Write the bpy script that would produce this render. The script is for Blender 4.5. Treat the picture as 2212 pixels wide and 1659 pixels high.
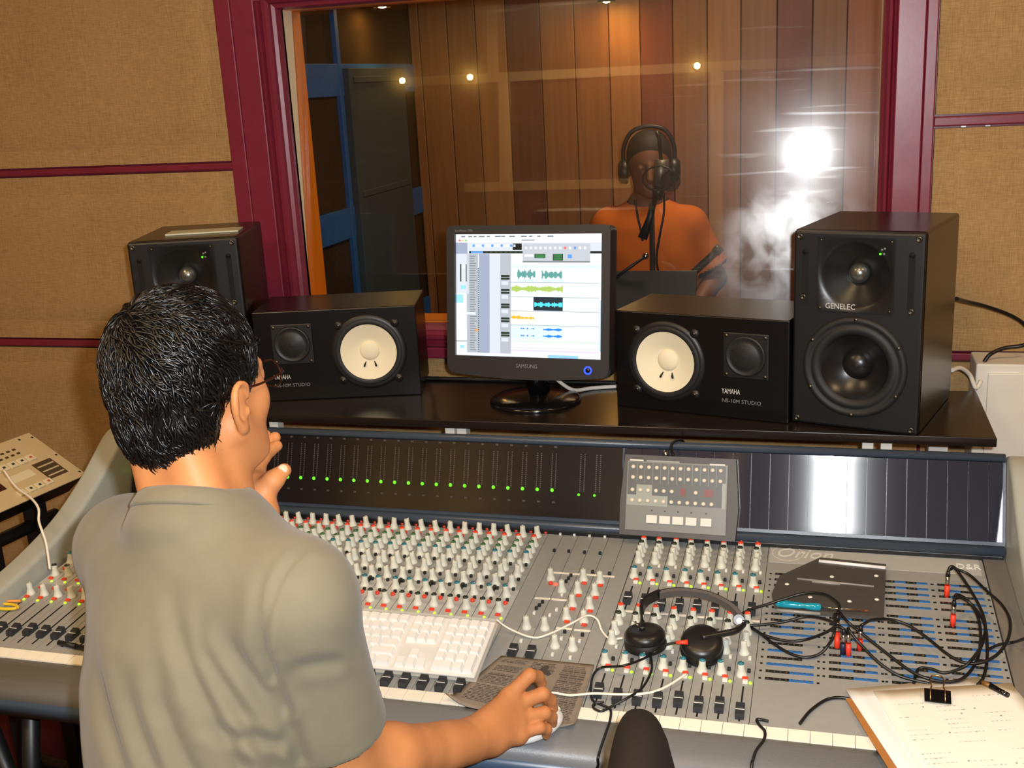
import bpy, bmesh, math, random
import numpy as np
from mathutils import Vector, Matrix

for _o in list(bpy.data.objects):
    bpy.data.objects.remove(_o, do_unlink=True)
SC = bpy.context.scene
COL = SC.collection
PI = math.pi
rnd = random.Random(7)

# ------------------------------------------------------------------ camera
HC = 1.66
FPX, PITCH, ROLL, PSI = 2400.0, math.radians(15.2), math.radians(-3.05), math.radians(-16.3)
def _room(d):
    return Vector((d[0]*math.cos(PSI)+d[1]*math.sin(PSI), -d[0]*math.sin(PSI)+d[1]*math.cos(PSI), d[2]))
_c, _s = math.cos(PITCH), math.sin(PITCH)
CAM_R = _room((math.cos(ROLL), math.sin(ROLL)*_s, math.sin(ROLL)*_c))
CAM_U = _room((-math.sin(ROLL), math.cos(ROLL)*_s, math.cos(ROLL)*_c))
CAM_F = _room((0, _c, -_s))
EYE = Vector((0, 0, HC))
cd = bpy.data.cameras.new('camera')
cam = bpy.data.objects.new('camera', cd)
COL.objects.link(cam)
cd.sensor_width = 36.0
cd.lens = 36.0*FPX/2212.0
cd.clip_start = 0.05
m3 = Matrix((CAM_R, CAM_U, -CAM_F)).transposed()
cam.matrix_world = Matrix.Translation(EYE) @ m3.to_4x4()
SC.camera = cam

# ------------------------------------------------------------------ exposure, world, light
SC.view_settings.view_transform = 'Standard'
SC.view_settings.look = 'None'
SC.view_settings.gamma = 1.0
SC.view_settings.use_curve_mapping = False
SC.view_settings.exposure = 0.25
W = bpy.data.worlds.new('world'); SC.world = W
W.use_nodes = True
W.node_tree.nodes['Background'].inputs[0].default_value = (0.05, 0.035, 0.02, 1)
W.node_tree.nodes['Background'].inputs[1].default_value = 0.2

def lamp(name, kind, loc, energy, color, radius=0.02, aim=None, **kw):
    l = bpy.data.lights.new(name, kind)
    l.energy = energy; l.color = color
    if kind in ('POINT', 'SPOT'):
        l.shadow_soft_size = radius
    for k, v in kw.items():
        setattr(l, k, v)
    o = bpy.data.objects.new(name, l); COL.objects.link(o)
    o.location = loc
    if aim is not None:
        o.rotation_euler = (Vector(aim)-Vector(loc)).to_track_quat('-Z', 'Y').to_euler()
    return o
# the camera's own flash, a little right of and above the lens
FLASH = EYE + CAM_R*0.045 + CAM_U*0.035
lamp('camera_flash', 'SPOT', FLASH, 118.0, (0.95, 0.975, 1.0), 0.014, aim=FLASH+CAM_F,
     spot_size=math.radians(95), spot_blend=0.6)
# control room ceiling lamps, the last one added to brighten the back wall (their housings are built further down)
CEIL_LAMPS = [(-1.9, 0.9, 2.86), (-0.3, 0.6, 2.86), (1.1, 1.1, 2.86), (-1.2, -0.85, 2.86)]
for p in CEIL_LAMPS:
    lamp('ceiling_lamp_light', 'AREA', (p[0], p[1], p[2]-0.03), 30.0 if p[1] < 0 else 9.5, (1.0, 0.74, 0.44), shape='DISK', size=0.5)
# booth spots
BOOTH_SPOTS = [(-0.93, 4.87, 2.0), (-1.72, 4.30, 2.03)]
lamp('booth_spot_light', 'SPOT', (-0.915, 4.83, 1.99), 12.0, (1.0, 0.50, 0.14), 0.02, aim=(-0.80, 4.99, 1.55), spot_size=math.radians(85), spot_blend=0.9)
lamp('booth_spot_light', 'SPOT', (-1.74, 4.45, 1.985), 3.0, (1.0, 0.62, 0.2), 0.02, aim=(-1.86, 4.5, 1.6), spot_size=math.radians(80), spot_blend=0.9)
lamp('booth_fill_light', 'AREA', (-0.35, 3.9, 2.5), 15.0, (1.0, 0.76, 0.50), shape='DISK', size=0.4)  # added fill that brightens the booth, no fixture is built for it

# ------------------------------------------------------------------ pixel helpers (2212 x 1659 frame)
def ray(u, v):
    return CAM_F + CAM_R*((u-1106.0)/FPX) - CAM_U*((v-829.5)/FPX)
def D(u, v, d): return EYE + ray(u, v)*d
def atY(u, v, y):
    r = ray(u, v); return EYE + r*(y/r.y)
def atZ(u, v, z):
    r = ray(u, v); return EYE + r*((z-HC)/r.z)
def atX(u, v, x):
    r = ray(u, v); return EYE + r*(x/r.x)
SLOPE = 0.075
def conz(y, h=0.0): return 0.703+(y-1.51)*SLOPE+h
def onC(u, v, h=0.0):
    r = ray(u, v); n = Vector((0, -SLOPE, 1)); P = Vector((0, 1.51, 0.703+h))
    return EYE + r*((P-EYE).dot(n)/r.dot(n))

# ------------------------------------------------------------------ materials
def lin(c):
    return tuple((x/12.92 if x <= 0.04045 else ((x+0.055)/1.055)**2.4) for x in [v/255.0 for v in c[:3]])
MATS = {}
def mat(name, rgb, rough=0.5, metal=0.0, spec=0.5, emit=None, estr=0.0, var=0.0, vscale=30.0, bump=0.0, bscale=200.0,
        stretch=(1, 1, 1), alpha=1.0, trans=0.0, coat=0.0, sheen=0.0, sss=0.0, rvar=0.0, ior=1.5):
    if name in MATS: return MATS[name]
    m = bpy.data.materials.new(name); m.use_nodes = True
    nt = m.node_tree; b = nt.nodes['Principled BSDF']
    col = lin(rgb)
    b.inputs['Base Color'].default_value = (*col, 1)
    b.inputs['Roughness'].default_value = rough
    b.inputs['Metallic'].default_value = metal
    b.inputs['Specular IOR Level'].default_value = spec
    b.inputs['IOR'].default_value = ior
    b.inputs['Coat Weight'].default_value = coat
    b.inputs['Sheen Weight'].default_value = sheen
    b.inputs['Transmission Weight'].default_value = trans
    b.inputs['Alpha'].default_value = alpha
    if sss:
        b.inputs['Subsurface Weight'].default_value = sss
        b.inputs['Subsurface Radius'].default_value = (0.012, 0.005, 0.003)
        b.inputs['Subsurface Scale'].default_value = 0.4
    if emit:
        b.inputs['Emission Color'].default_value = (*lin(emit), 1)
        b.inputs['Emission Strength'].default_value = estr
    if var or bump or rvar:
        tc = nt.nodes.new('ShaderNodeTexCoord'); mp = nt.nodes.new('ShaderNodeMapping')
        mp.inputs['Scale'].default_value = stretch
        nt.links.new(tc.outputs['Object'], mp.inputs['Vector'])
    if var or rvar:
        n = nt.nodes.new('ShaderNodeTexNoise'); n.inputs['Scale'].default_value = vscale; n.inputs['Detail'].default_value = 5
        nt.links.new(mp.outputs[0], n.inputs['Vector'])
    if var:
        r = nt.nodes.new('ShaderNodeValToRGB')
        r.color_ramp.elements[0].position = 0.25; r.color_ramp.elements[1].position = 0.75
        r.color_ramp.elements[0].color = (*[max(0, x*(1-var)) for x in col], 1)
        r.color_ramp.elements[1].color = (*[min(1, x*(1+var)) for x in col], 1)
        nt.links.new(n.outputs['Fac'], r.inputs[0]); nt.links.new(r.outputs[0], b.inputs['Base Color'])
    if rvar:
        mr = nt.nodes.new('ShaderNodeMapRange'); mr.inputs[3].default_value = rough-rvar; mr.inputs[4].default_value = rough+rvar
        nt.links.new(n.outputs['Fac'], mr.inputs[0]); nt.links.new(mr.outputs[0], b.inputs['Roughness'])
    if bump:
        n2 = nt.nodes.new('ShaderNodeTexNoise'); n2.inputs['Scale'].default_value = bscale; n2.inputs['Detail'].default_value = 3
        bp = nt.nodes.new('ShaderNodeBump'); bp.inputs['Strength'].default_value = bump; bp.inputs['Distance'].default_value = 0.002
        nt.links.new(mp.outputs[0], n2.inputs['Vector']); nt.links.new(n2.outputs['Fac'], bp.inputs['Height'])
        nt.links.new(bp.outputs[0], b.inputs['Normal'])
    MATS[name] = m
    return m

def burlap(name, rgb):
    m = bpy.data.materials.new(name); m.use_nodes = True; nt = m.node_tree; b = nt.nodes['Principled BSDF']
    b.inputs['Roughness'].default_value = 0.95; b.inputs['Specular IOR Level'].default_value = 0.15
    tc = nt.nodes.new('ShaderNodeTexCoord')
    outs = []
    for sc in ((620, 620, 40), (40, 620, 620)):
        mp = nt.nodes.new('ShaderNodeMapping'); mp.inputs['Scale'].default_value = sc
        nt.links.new(tc.outputs['Object'], mp.inputs['Vector'])
        n = nt.nodes.new('ShaderNodeTexNoise'); n.inputs['Scale'].default_value = 1.0; n.inputs['Detail'].default_value = 2
        nt.links.new(mp.outputs[0], n.inputs['Vector']); outs.append(n)
    big = nt.nodes.new('ShaderNodeTexNoise'); big.inputs['Scale'].default_value = 5.0; big.inputs['Detail'].default_value = 4
    nt.links.new(tc.outputs['Object'], big.inputs['Vector'])
    add = nt.nodes.new('ShaderNodeMath'); add.operation = 'ADD'
    nt.links.new(outs[0].outputs['Fac'], add.inputs[0]); nt.links.new(outs[1].outputs['Fac'], add.inputs[1])
    m2 = nt.nodes.new('ShaderNodeMath'); m2.operation = 'MULTIPLY_ADD'; m2.inputs[1].default_value = 0.42
    nt.links.new(add.outputs[0], m2.inputs[0])
    m3_ = nt.nodes.new('ShaderNodeMath'); m3_.operation = 'MULTIPLY'; m3_.inputs[1].default_value = 0.16
    nt.links.new(big.outputs['Fac'], m3_.inputs[0]); nt.links.new(m3_.outputs[0], m2.inputs[2])
    r = nt.nodes.new('ShaderNodeValToRGB'); c = lin(rgb)
    r.color_ramp.elements[0].position = 0.30; r.color_ramp.elements[1].position = 0.72
    r.color_ramp.elements[0].color = (c[0]*0.60, c[1]*0.57, c[2]*0.53, 1)
    r.color_ramp.elements[1].color = (min(1, c[0]*1.2), min(1, c[1]*1.21), min(1, c[2]*1.23), 1)
    nt.links.new(m2.outputs[0], r.inputs[0]); nt.links.new(r.outputs[0], b.inputs['Base Color'])
    bp = nt.nodes.new('ShaderNodeBump'); bp.inputs['Strength'].default_value = 0.3; bp.inputs['Distance'].default_value = 0.002
    nt.links.new(add.outputs[0], bp.inputs['Height']); nt.links.new(bp.outputs[0], b.inputs['Normal'])
    MATS[name] = m
    return m

def wood(name, rgb, dark=0.6, rough=0.4, axis='Z', scale=1.0, spec=0.5):
    m = bpy.data.materials.new(name); m.use_nodes = True; nt = m.node_tree; b = nt.nodes['Principled BSDF']
    b.inputs['Roughness'].default_value = rough; b.inputs['Specular IOR Level'].default_value = spec
    tc = nt.nodes.new('ShaderNodeTexCoord'); mp = nt.nodes.new('ShaderNodeMapping')
    s = {'Z': (38, 38, 1.6), 'X': (1.6, 38, 38), 'Y': (38, 1.6, 38)}[axis]
    mp.inputs['Scale'].default_value = tuple(x*scale for x in s)
    oi = nt.nodes.new('ShaderNodeObjectInfo')
    nt.links.new(oi.outputs['Random'], mp.inputs['Location'])
    nt.links.new(tc.outputs['Object'], mp.inputs['Vector'])
    n = nt.nodes.new('ShaderNodeTexNoise'); n.inputs['Scale'].default_value = 1.0; n.inputs['Detail'].default_value = 6; n.inputs['Distortion'].default_value = 0.6
    nt.links.new(mp.outputs[0], n.inputs['Vector'])
    r = nt.nodes.new('ShaderNodeValToRGB'); c = lin(rgb)
    r.color_ramp.elements[0].position = 0.3; r.color_ramp.elements[1].position = 0.7
    r.color_ramp.elements[0].color = (*[x*dark for x in c], 1); r.color_ramp.elements[1].color = (*c, 1)
    nt.links.new(n.outputs['Fac'], r.inputs[0]); nt.links.new(r.outputs[0], b.inputs['Base Color'])
    MATS[name] = m
    return m

def glass_pane(name, smear=True, tint=(0.95, 0.955, 0.94)):
    m = bpy.data.materials.new(name); m.use_nodes = True; nt = m.node_tree
    nt.nodes.remove(nt.nodes['Principled BSDF'])
    N = nt.nodes.new; L = nt.links.new
    out = nt.nodes['Material Output']
    tr = N('ShaderNodeBsdfTransparent'); tr.inputs[0].default_value = (*tint, 1)
    gl = N('ShaderNodeBsdfGlossy'); gl.inputs['Roughness'].default_value = 0.004
    fr = N('ShaderNodeFresnel'); fr.inputs[0].default_value = 1.52
    mx = N('ShaderNodeMixShader')
    L(fr.outputs[0], mx.inputs[0]); L(tr.outputs[0], mx.inputs[1]); L(gl.outputs[0], mx.inputs[2])
    last = mx
    if smear:
        # greasy film, hand prints and wiping streaks: weak rough reflections that vary over the pane
        tc = N('ShaderNodeTexCoord')
        def noise(scale, detail, dist, vec, p0, p1, lo=0.0):
            n = N('ShaderNodeTexNoise'); n.inputs['Scale'].default_value = scale; n.inputs['Detail'].default_value = detail; n.inputs['Distortion'].default_value = dist
            L(vec, n.inputs['Vector'])
            r = N('ShaderNodeMapRange'); r.inputs[1].default_value = p0; r.inputs[2].default_value = p1; r.inputs[3].default_value = lo
            L(n.outputs['Fac'], r.inputs[0]); return r.outputs[0]
        def mp(rot, sc):
            q = N('ShaderNodeMapping'); q.inputs['Rotation'].default_value = rot; q.inputs['Scale'].default_value = sc
            L(tc.outputs['Object'], q.inputs['Vector']); return q.outputs[0]
        def math_(op, x, y):
            q = N('ShaderNodeMath'); q.operation = op
            for k, z in enumerate((x, y)):
                if isinstance(z, (int, float)): q.inputs[k].default_value = z
                else: L(z, q.inputs[k])
            return q.outputs[0]
        film = noise(2.5, 6, 0.8, tc.outputs['Object'], 0.3, 0.75, 0.35)
        streak = noise(2.0, 3, 0.2, mp((0, 0.5, 0), (1.2, 1.0, 26.0)), 0.64, 0.76)
        streak2 = noise(2.0, 3, 0.2, mp((0, -0.25, 0), (1.4, 1.0, 30.0)), 0.66, 0.78)
        # the greasiest patch, low on the right half of the pane
        g = N('ShaderNodeVectorMath'); g.operation = 'DISTANCE'; g.inputs[1].default_value = (-0.10, 2.77, 1.172)
        L(tc.outputs['Object'], g.inputs[0])
        pr = N('ShaderNodeMapRange'); pr.interpolation_type = 'SMOOTHERSTEP'; pr.inputs[1].default_value = 0.0; pr.inputs[2].default_value = 0.27; pr.inputs[3].default_value = 1.0; pr.inputs[4].default_value = 0.0
        L(g.outputs['Value'], pr.inputs[0])
        patch = math_('MULTIPLY', pr.outputs[0], noise(11.0, 8, 0.3, tc.outputs['Object'], 0.38, 0.66, 0.1))
        for rough, w in ((0.09, math_('MULTIPLY', film, 0.022)),
                         (0.22, math_('MULTIPLY', math_('ADD', math_('ADD', film, math_('MULTIPLY', streak, 1.6)), math_('MULTIPLY', streak2, 1.2)), 0.013)),
                         (0.24, math_('MULTIPLY', patch, 0.28))):
            g2 = N('ShaderNodeBsdfGlossy'); g2.inputs['Roughness'].default_value = rough
            mx2 = N('ShaderNodeMixShader')
            L(w, mx2.inputs[0]); L(last.outputs[0], mx2.inputs[1]); L(g2.outputs[0], mx2.inputs[2])
            last = mx2
    L(last.outputs[0], out.inputs[0])
    MATS[name] = m
    return m

# ------------------------------------------------------------------ mesh helpers
class MB:
    """collects geometry; build() links it as ONE mesh object"""
    def __init__(self):
        self.v = []; self.f = []; self.mi = []; self.sm = []; self.mats = []
    def slot(self, m):
        if m is None: return 0
        if m not in self.mats: self.mats.append(m)
        return self.mats.index(m)
    def add(self, vs, fs, m=None, smooth=False):
        k = len(self.v); s = self.slot(m)
        self.v += [tuple(p) for p in vs]
        for f in fs:
            self.f.append(tuple(i+k for i in f)); self.mi.append(s); self.sm.append(smooth)
        return self
    def box(self, lo, hi, m=None, bev=0.0):
        x0, y0, z0 = lo; x1, y1, z1 = hi
        if bev <= 0:
            vs = [(x, y, z) for x in (x0, x1) for y in (y0, y1) for z in (z0, z1)]
            return self.add(vs, [(0, 1, 3, 2), (4, 6, 7, 5), (0, 4, 5, 1), (2, 3, 7, 6), (0, 2, 6, 4), (1, 5, 7, 3)], m)
        b = min(bev, (x1-x0)*.49, (y1-y0)*.49, (z1-z0)*.49)
        bm = bmesh.new(); bmesh.ops.create_cube(bm, size=1)
        for v in bm.verts:
            v.co = Vector(((x0+x1)/2+v.co.x*(x1-x0), (y0+y1)/2+v.co.y*(y1-y0), (z0+z1)/2+v.co.z*(z1-z0)))
        bmesh.ops.bevel(bm, geom=bm.edges[:], offset=b, segments=2, affect='EDGES', profile=0.5)
        self.bm(bm, m, False); return self
    def bm(self, bm, m=None, smooth=False):
        bm.verts.index_update()
        self.add([v.co[:] for v in bm.verts], [[v.index for v in f.verts] for f in bm.faces], m, smooth)
        bm.free(); return self
    def obox(self, mtx, size, m=None, bev=0.0):
        t = MB().box((-size[0]/2, -size[1]/2, -size[2]/2), (size[0]/2, size[1]/2, size[2]/2), None, bev)
        return self.add([mtx @ Vector(p) for p in t.v], t.f, m)
    def cyl(self, a, b, r1, r2=None, n=16, m=None, smooth=True, caps=True):
        r2 = r1 if r2 is None else r2
        a, b = Vector(a), Vector(b); ax = (b-a).normalized()
        t = Vector((1, 0, 0)) if abs(ax.x) < 0.9 else Vector((0, 1, 0))
        e1 = ax.cross(t).normalized(); e2 = ax.cross(e1)
        vs = []
        for c, r in ((a, r1), (b, r2)):
            for i in range(n):
                w = 2*PI*i/n; vs.append(c+(e1*math.cos(w)+e2*math.sin(w))*r)
        fs = [(i, (i+1) % n, n+(i+1) % n, n+i) for i in range(n)]
        self.add(vs, fs, m, smooth)
        if caps:
            self.add(vs, [tuple(range(n-1, -1, -1))], m); self.add(vs, [tuple(range(n, 2*n))], m)
        return self
    def lathe(self, o, axis, prof, n=32, m=None, smooth=True, mats=None):
        """prof: list of (r, h) along axis"""
        o = Vector(o); ax = Vector(axis).normalized()
        t = Vector((0, 0, 1)) if abs(ax.z) < 0.9 else Vector((1, 0, 0))
        e1 = ax.cross(t).normalized(); e2 = ax.cross(e1)
        vs = []
        for r, h in prof:
            for i in range(n):
                w = 2*PI*i/n; vs.append(o+ax*h+(e1*math.cos(w)+e2*math.sin(w))*max(r, 1e-5))
        for j in range(len(prof)-1):
            mm = mats[j] if mats else m
            self.add(vs[j*n:(j+2)*n], [(i, (i+1) % n, n+(i+1) % n, n+i) for i in range(n)], mm, smooth)
        return self
    def tube(self, pts, r, n=8, m=None, caps=True, radii=None, sx=1.0):
        pts = [Vector(p) for p in pts]; k = len(pts)
        vs = []; prev = None
        for i, p in enumerate(pts):
            d = (pts[min(i+1, k-1)]-pts[max(i-1, 0)])
            d = d.normalized() if d.length > 1e-9 else Vector((0, 0, 1))
            if prev is None:
                t = Vector((0, 0, 1)) if abs(d.z) < 0.9 else Vector((1, 0, 0))
                e1 = d.cross(t).normalized()
            else:
                e1 = (prev-d*prev.dot(d)); e1 = e1.normalized() if e1.length > 1e-6 else d.orthogonal().normalized()
            prev = e1; e2 = d.cross(e1)
            rr = radii[i] if radii else r
            for j in range(n):
                w = 2*PI*j/n; vs.append(p+(e1*math.cos(w)*sx+e2*math.sin(w))*rr)
        fs = [(i*n+j, i*n+(j+1) % n, (i+1)*n+(j+1) % n, (i+1)*n+j) for i in range(k-1) for j in range(n)]
        self.add(vs, fs, m, True)
        if caps:
            self.add(vs, [tuple(range(n-1, -1, -1)), tuple(range((k-1)*n, k*n))], m)
        return self
    def prism(self, poly, d0, d1, axis='X', m=None, smooth=False):
        """poly in the plane across axis: X -> (y,z), Y -> (x,z), Z -> (x,y)"""
        def P(p, d):
            return {'X': (d, p[0], p[1]), 'Y': (p[0], d, p[1]), 'Z': (p[0], p[1], d)}[axis]
        n = len(poly)
        vs = [P(p, d0) for p in poly]+[P(p, d1) for p in poly]
        self.add(vs, [(i, (i+1) % n, n+(i+1) % n, n+i) for i in range(n)], m, smooth)
        self.add(vs, [tuple(range(n-1, -1, -1)), tuple(range(n, 2*n))], m)
        return self
    def quad(self, a, b, c, d, m=None):
        return self.add([a, b, c, d], [(0, 1, 2, 3)], m)
    def xf(self, M):
        self.v = [tuple(M @ Vector(p)) for p in self.v]; return self
    def mesh(self, name, m=None, fix=True):
        me = bpy.data.meshes.new(name)
        me.from_pydata(self.v, [], self.f)
        for s in (self.mats or ([m] if m else [])): me.materials.append(s)
        me.polygons.foreach_set('material_index', self.mi); me.polygons.foreach_set('use_smooth', self.sm)
        if fix:
            bm = bmesh.new(); bm.from_mesh(me)
            bmesh.ops.remove_doubles(bm, verts=bm.verts[:], dist=1e-6)
            bmesh.ops.recalc_face_normals(bm, faces=bm.faces[:]); bm.to_mesh(me); bm.free()
        me.update(); return me
    def build(self, name, m=None, parent=None, loc=None, fix=True):
        return link(name, self.mesh(name, m, fix), parent, loc)

def link(name, me, parent=None, loc=None, rot=None):
    o = bpy.data.objects.new(name, me); COL.objects.link(o)
    if parent is not None: o.parent = parent
    if loc is not None: o.location = loc
    if rot is not None: o.rotation_euler = rot
    return o
def tag(o, label, cat, group=None, kind=None):
    o['label'] = label; o['category'] = cat
    if group: o['group'] = group
    if kind: o['kind'] = kind
    return o
def thing(name, label, cat, loc=(0, 0, 0), rotz=0.0, group=None):
    o = bpy.data.objects.new(name, None); COL.objects.link(o); o.empty_display_size = 0.05
    o.location = loc; o.rotation_euler = (0, 0, rotz)
    return tag(o, label, cat, group)
def struct(o):
    o['kind'] = 'structure'; return o
def catmull(P, n=8, closed=False):
    P = [Vector(p) for p in P]; out = []
    k = len(P); rng = range(k if closed else k-1)
    for i in rng:
        if closed: a, b, c, d = P[(i-1) % k], P[i], P[(i+1) % k], P[(i+2) % k]
        else: a, b, c, d = P[max(i-1, 0)], P[i], P[i+1], P[min(i+2, k-1)]
        for j in range(n):
            t = j/n
            out.append(0.5*((2*b)+(c-a)*t+(2*a-5*b+4*c-d)*t*t+(3*b-a-3*c+d)*t**3))
    if not closed: out.append(P[-1])
    return out
def text_mesh(s, size, depth=0.0004, shear=0.0, sx=1.0, align='LEFT'):
    c = bpy.data.curves.new('txt', 'FONT'); c.body = s; c.size = size; c.extrude = depth; c.shear = shear; c.align_x = align
    c.resolution_u = 2
    o = bpy.data.objects.new('txt', c); COL.objects.link(o)
    dg = bpy.context.evaluated_depsgraph_get()
    me = bpy.data.meshes.new_from_object(o.evaluated_get(dg))
    bpy.data.objects.remove(o); bpy.data.curves.remove(c)
    if sx != 1.0:
        for v in me.vertices: v.co.x *= sx
    return me
def lettering(name, s, size, mtl, parent, M, shear=0.0, sx=1.0, align='LEFT'):
    me = text_mesh(s, size, 0.0003, shear, sx, align); me.materials.clear(); me.materials.append(mtl); me.name = name
    me.transform(M); return link(name, me, parent)
def cut(mb, cutters, name):
    """mesh of mb with the cutter shapes taken out of it"""
    o = bpy.data.objects.new('tmp', mb.mesh('tmp')); COL.objects.link(o)
    cs = []
    for c in cutters:
        q = bpy.data.objects.new('tmpc', c.mesh('tmpc')); COL.objects.link(q); cs.append(q)
        md = o.modifiers.new('b', 'BOOLEAN'); md.operation = 'DIFFERENCE'; md.object = q; md.solver = 'EXACT'
    dg = bpy.context.evaluated_depsgraph_get()
    me = bpy.data.meshes.new_from_object(o.evaluated_get(dg)); me.name = name
    for q in cs+[o]: bpy.data.objects.remove(q)
    return me
RX90 = Matrix.Rotation(PI/2, 4, 'X')

# common materials
M_BURLAP = burlap('burlap', (178, 145, 98))
M_MAROON = mat('maroon_paint', (122, 38, 58), 0.33, var=0.10, vscale=18, bump=0.05, bscale=60)
M_ORANGE = wood('orange_varnished_wood', (248, 136, 26), 0.8, 0.3)
M_BLACKWOOD = wood('black_ash_veneer', (20, 18, 17), 0.75, 0.26, axis='Z', scale=3.0, spec=0.45)
M_BLACK = mat('black_plastic', (22, 22, 23), 0.42)
M_BLACKG = mat('gloss_black', (14, 14, 15), 0.16)
M_RUBBER = mat('black_rubber', (20, 20, 21), 0.6)
M_WHITE = mat('white_paint', (226, 222, 210), 0.5, var=0.04, vscale=12)
M_CHROME = mat('chrome', (205, 205, 200), 0.2, 1.0)
M_DARK = mat('dark_void', (8, 8, 8), 0.9)
# ================================================================== control room shell
M_CARPET = mat('dark_red_carpet', (66, 20, 24), 0.95, spec=0.1, var=0.35, vscale=160, bump=0.6, bscale=500)
M_CEIL = mat('ceiling_paint', (190, 170, 140), 0.9)
M_SIDE = burlap('side_wall_burlap', (176, 136, 84))
struct(MB().box((-3.25, -1.6, -0.08), (1.7, 2.72, 0.0)).build('floor', M_CARPET))
struct(MB().box((-3.25, -1.6, 2.95), (1.7, 2.74, 3.03)).build('ceiling', M_CEIL))
struct(MB().box((-3.33, -1.6, 0), (-3.25, 2.85, 2.95)).build('wall_left', M_SIDE))
struct(MB().box((1.7, -1.6, 0), (1.78, 2.85, 2.95)).build('wall_right', M_SIDE))
wb = struct(MB().box((-3.33, -1.68, 0), (1.78, -1.6, 2.95)).build('wall_back', burlap('back_wall_burlap', (120, 92, 58))))
M_BATTEN = wood('pale_pine', (240, 214, 160), 0.9, 0.5)
for lo, hi in (((-2.5, 2.33), (1.2, 2.39)), ((-2.1, 1.63), (-1.0, 1.69)), ((-1.93, 2.39), (-1.86, 2.93)), ((-1.86, 1.69), (-1.78, 2.33)), ((-0.50, 0.05), (-0.42, 2.33))):
    MB().box((lo[0], -1.6, lo[1]), (hi[0], -1.575, hi[1]), None, 0.003).build('batten', M_BATTEN, wb)

# front wall with the window opening
OX0, OX1, OZ0, OZ1 = -1.366, 0.108, 1.052, 1.868
wf = MB()
wf.box((-3.33, 2.74, 0), (OX0-0.01, 2.85, 2.95)); wf.box((OX1+0.01, 2.74, 0), (1.78, 2.85, 2.95))
wf.box((OX0-0.01, 2.74, 0), (OX1+0.01, 2.85, OZ0-0.01)); wf.box((OX0-0.01, 2.74, OZ1+0.01), (OX1+0.01, 2.85, 2.95))
wall_front = struct(wf.build('wall_front', M_MAROON))
def padded(x0, x1, z0, z1, y=2.716, seed=0):
    """a stretched burlap panel, softly pillowed and with a slightly wandering edge"""
    r = random.Random(seed); nx, nz = max(6, int((x1-x0)/0.06)), max(6, int((z1-z0)/0.06))
    ph = [r.uniform(0, 6.28) for _ in range(4)]
    vs, fs = [], []
    for j in range(nz+1):
        for i in range(nx+1):
            a, b = i/nx, j/nz
            x = x0+(x1-x0)*a; z = z0+(z1-z0)*b
            ex = min(a, 1-a)*(x1-x0); ez = min(b, 1-b)*(z1-z0); e = min(ex, ez)
            d = 0.022*(1-math.exp(-e/0.008)) if e > 0 else 0.0
            d += 0.0015*math.sin(x*9+ph[0])*math.sin(z*7+ph[1])
            if j in (0, nz): z += 0.0012*math.sin(x*23+ph[2])
            vs.append((x, 2.742-d if e > 0 else 2.742, z))
    for j in range(nz):
        for i in range(nx):
            k = j*(nx+1)+i; fs.append((k, k+1, k+nx+2, k+nx+1))
    m = MB(); m.add(vs, fs, None, True); return m
def panel(x0, x1, z0, z1, seed):
    # graded grid so the rolled edge is tight
    m = padded(x0, x1, z0, z1, seed=seed)
    m.box((x0+0.004, 2.7235, z0+0.004), (x1-0.004, 2.741, z1-0.004))
    o = m.build('burlap_panel', M_BURLAP, wall_front); return o
LX = -1.532; RX = 0.222
for i, (x0, x1, z0, z1) in enumerate(((-3.24, LX, 1.490, 2.94), (-3.24, LX, 0.994, 1.471), (-3.24, LX, 0.01, 0.973),
                                      (RX, 1.69, 1.536, 2.94), (RX, 1.69, 0.992, 1.513), (RX, 1.69, 0.01, 0.972),
                                      (LX, RX, 0.01, 0.962))):
    panel(x0, x1, z0, z1, i)
# maroon strips in the joints
n_tr = 0
for x0, x1, z0, z1 in ((-3.24, LX, 1.472, 1.489), (-3.24, LX, 0.974, 0.993), (RX, 1.69, 1.514, 1.535), (RX, 1.69, 0.973, 0.991)):
    n_tr += 1
    struct(MB().box((x0, 2.7165, z0), (x1, 2.741, z1), None, 0.003).build('trim_%d' % n_tr, M_MAROON))
M_STAPLE = mat('bright_staple', (240, 240, 240), 0.2, 1.0)
for x in (0.285, 0.335):
    MB().box((x-0.005, 2.714, 1.5105), (x+0.005, 2.7175, 1.5135)).build('staple', M_STAPLE, wall_front)

# ------------------------------------------------------------------ window
win = bpy.data.objects.new('window_1', None); COL.objects.link(win); struct(win)
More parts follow.
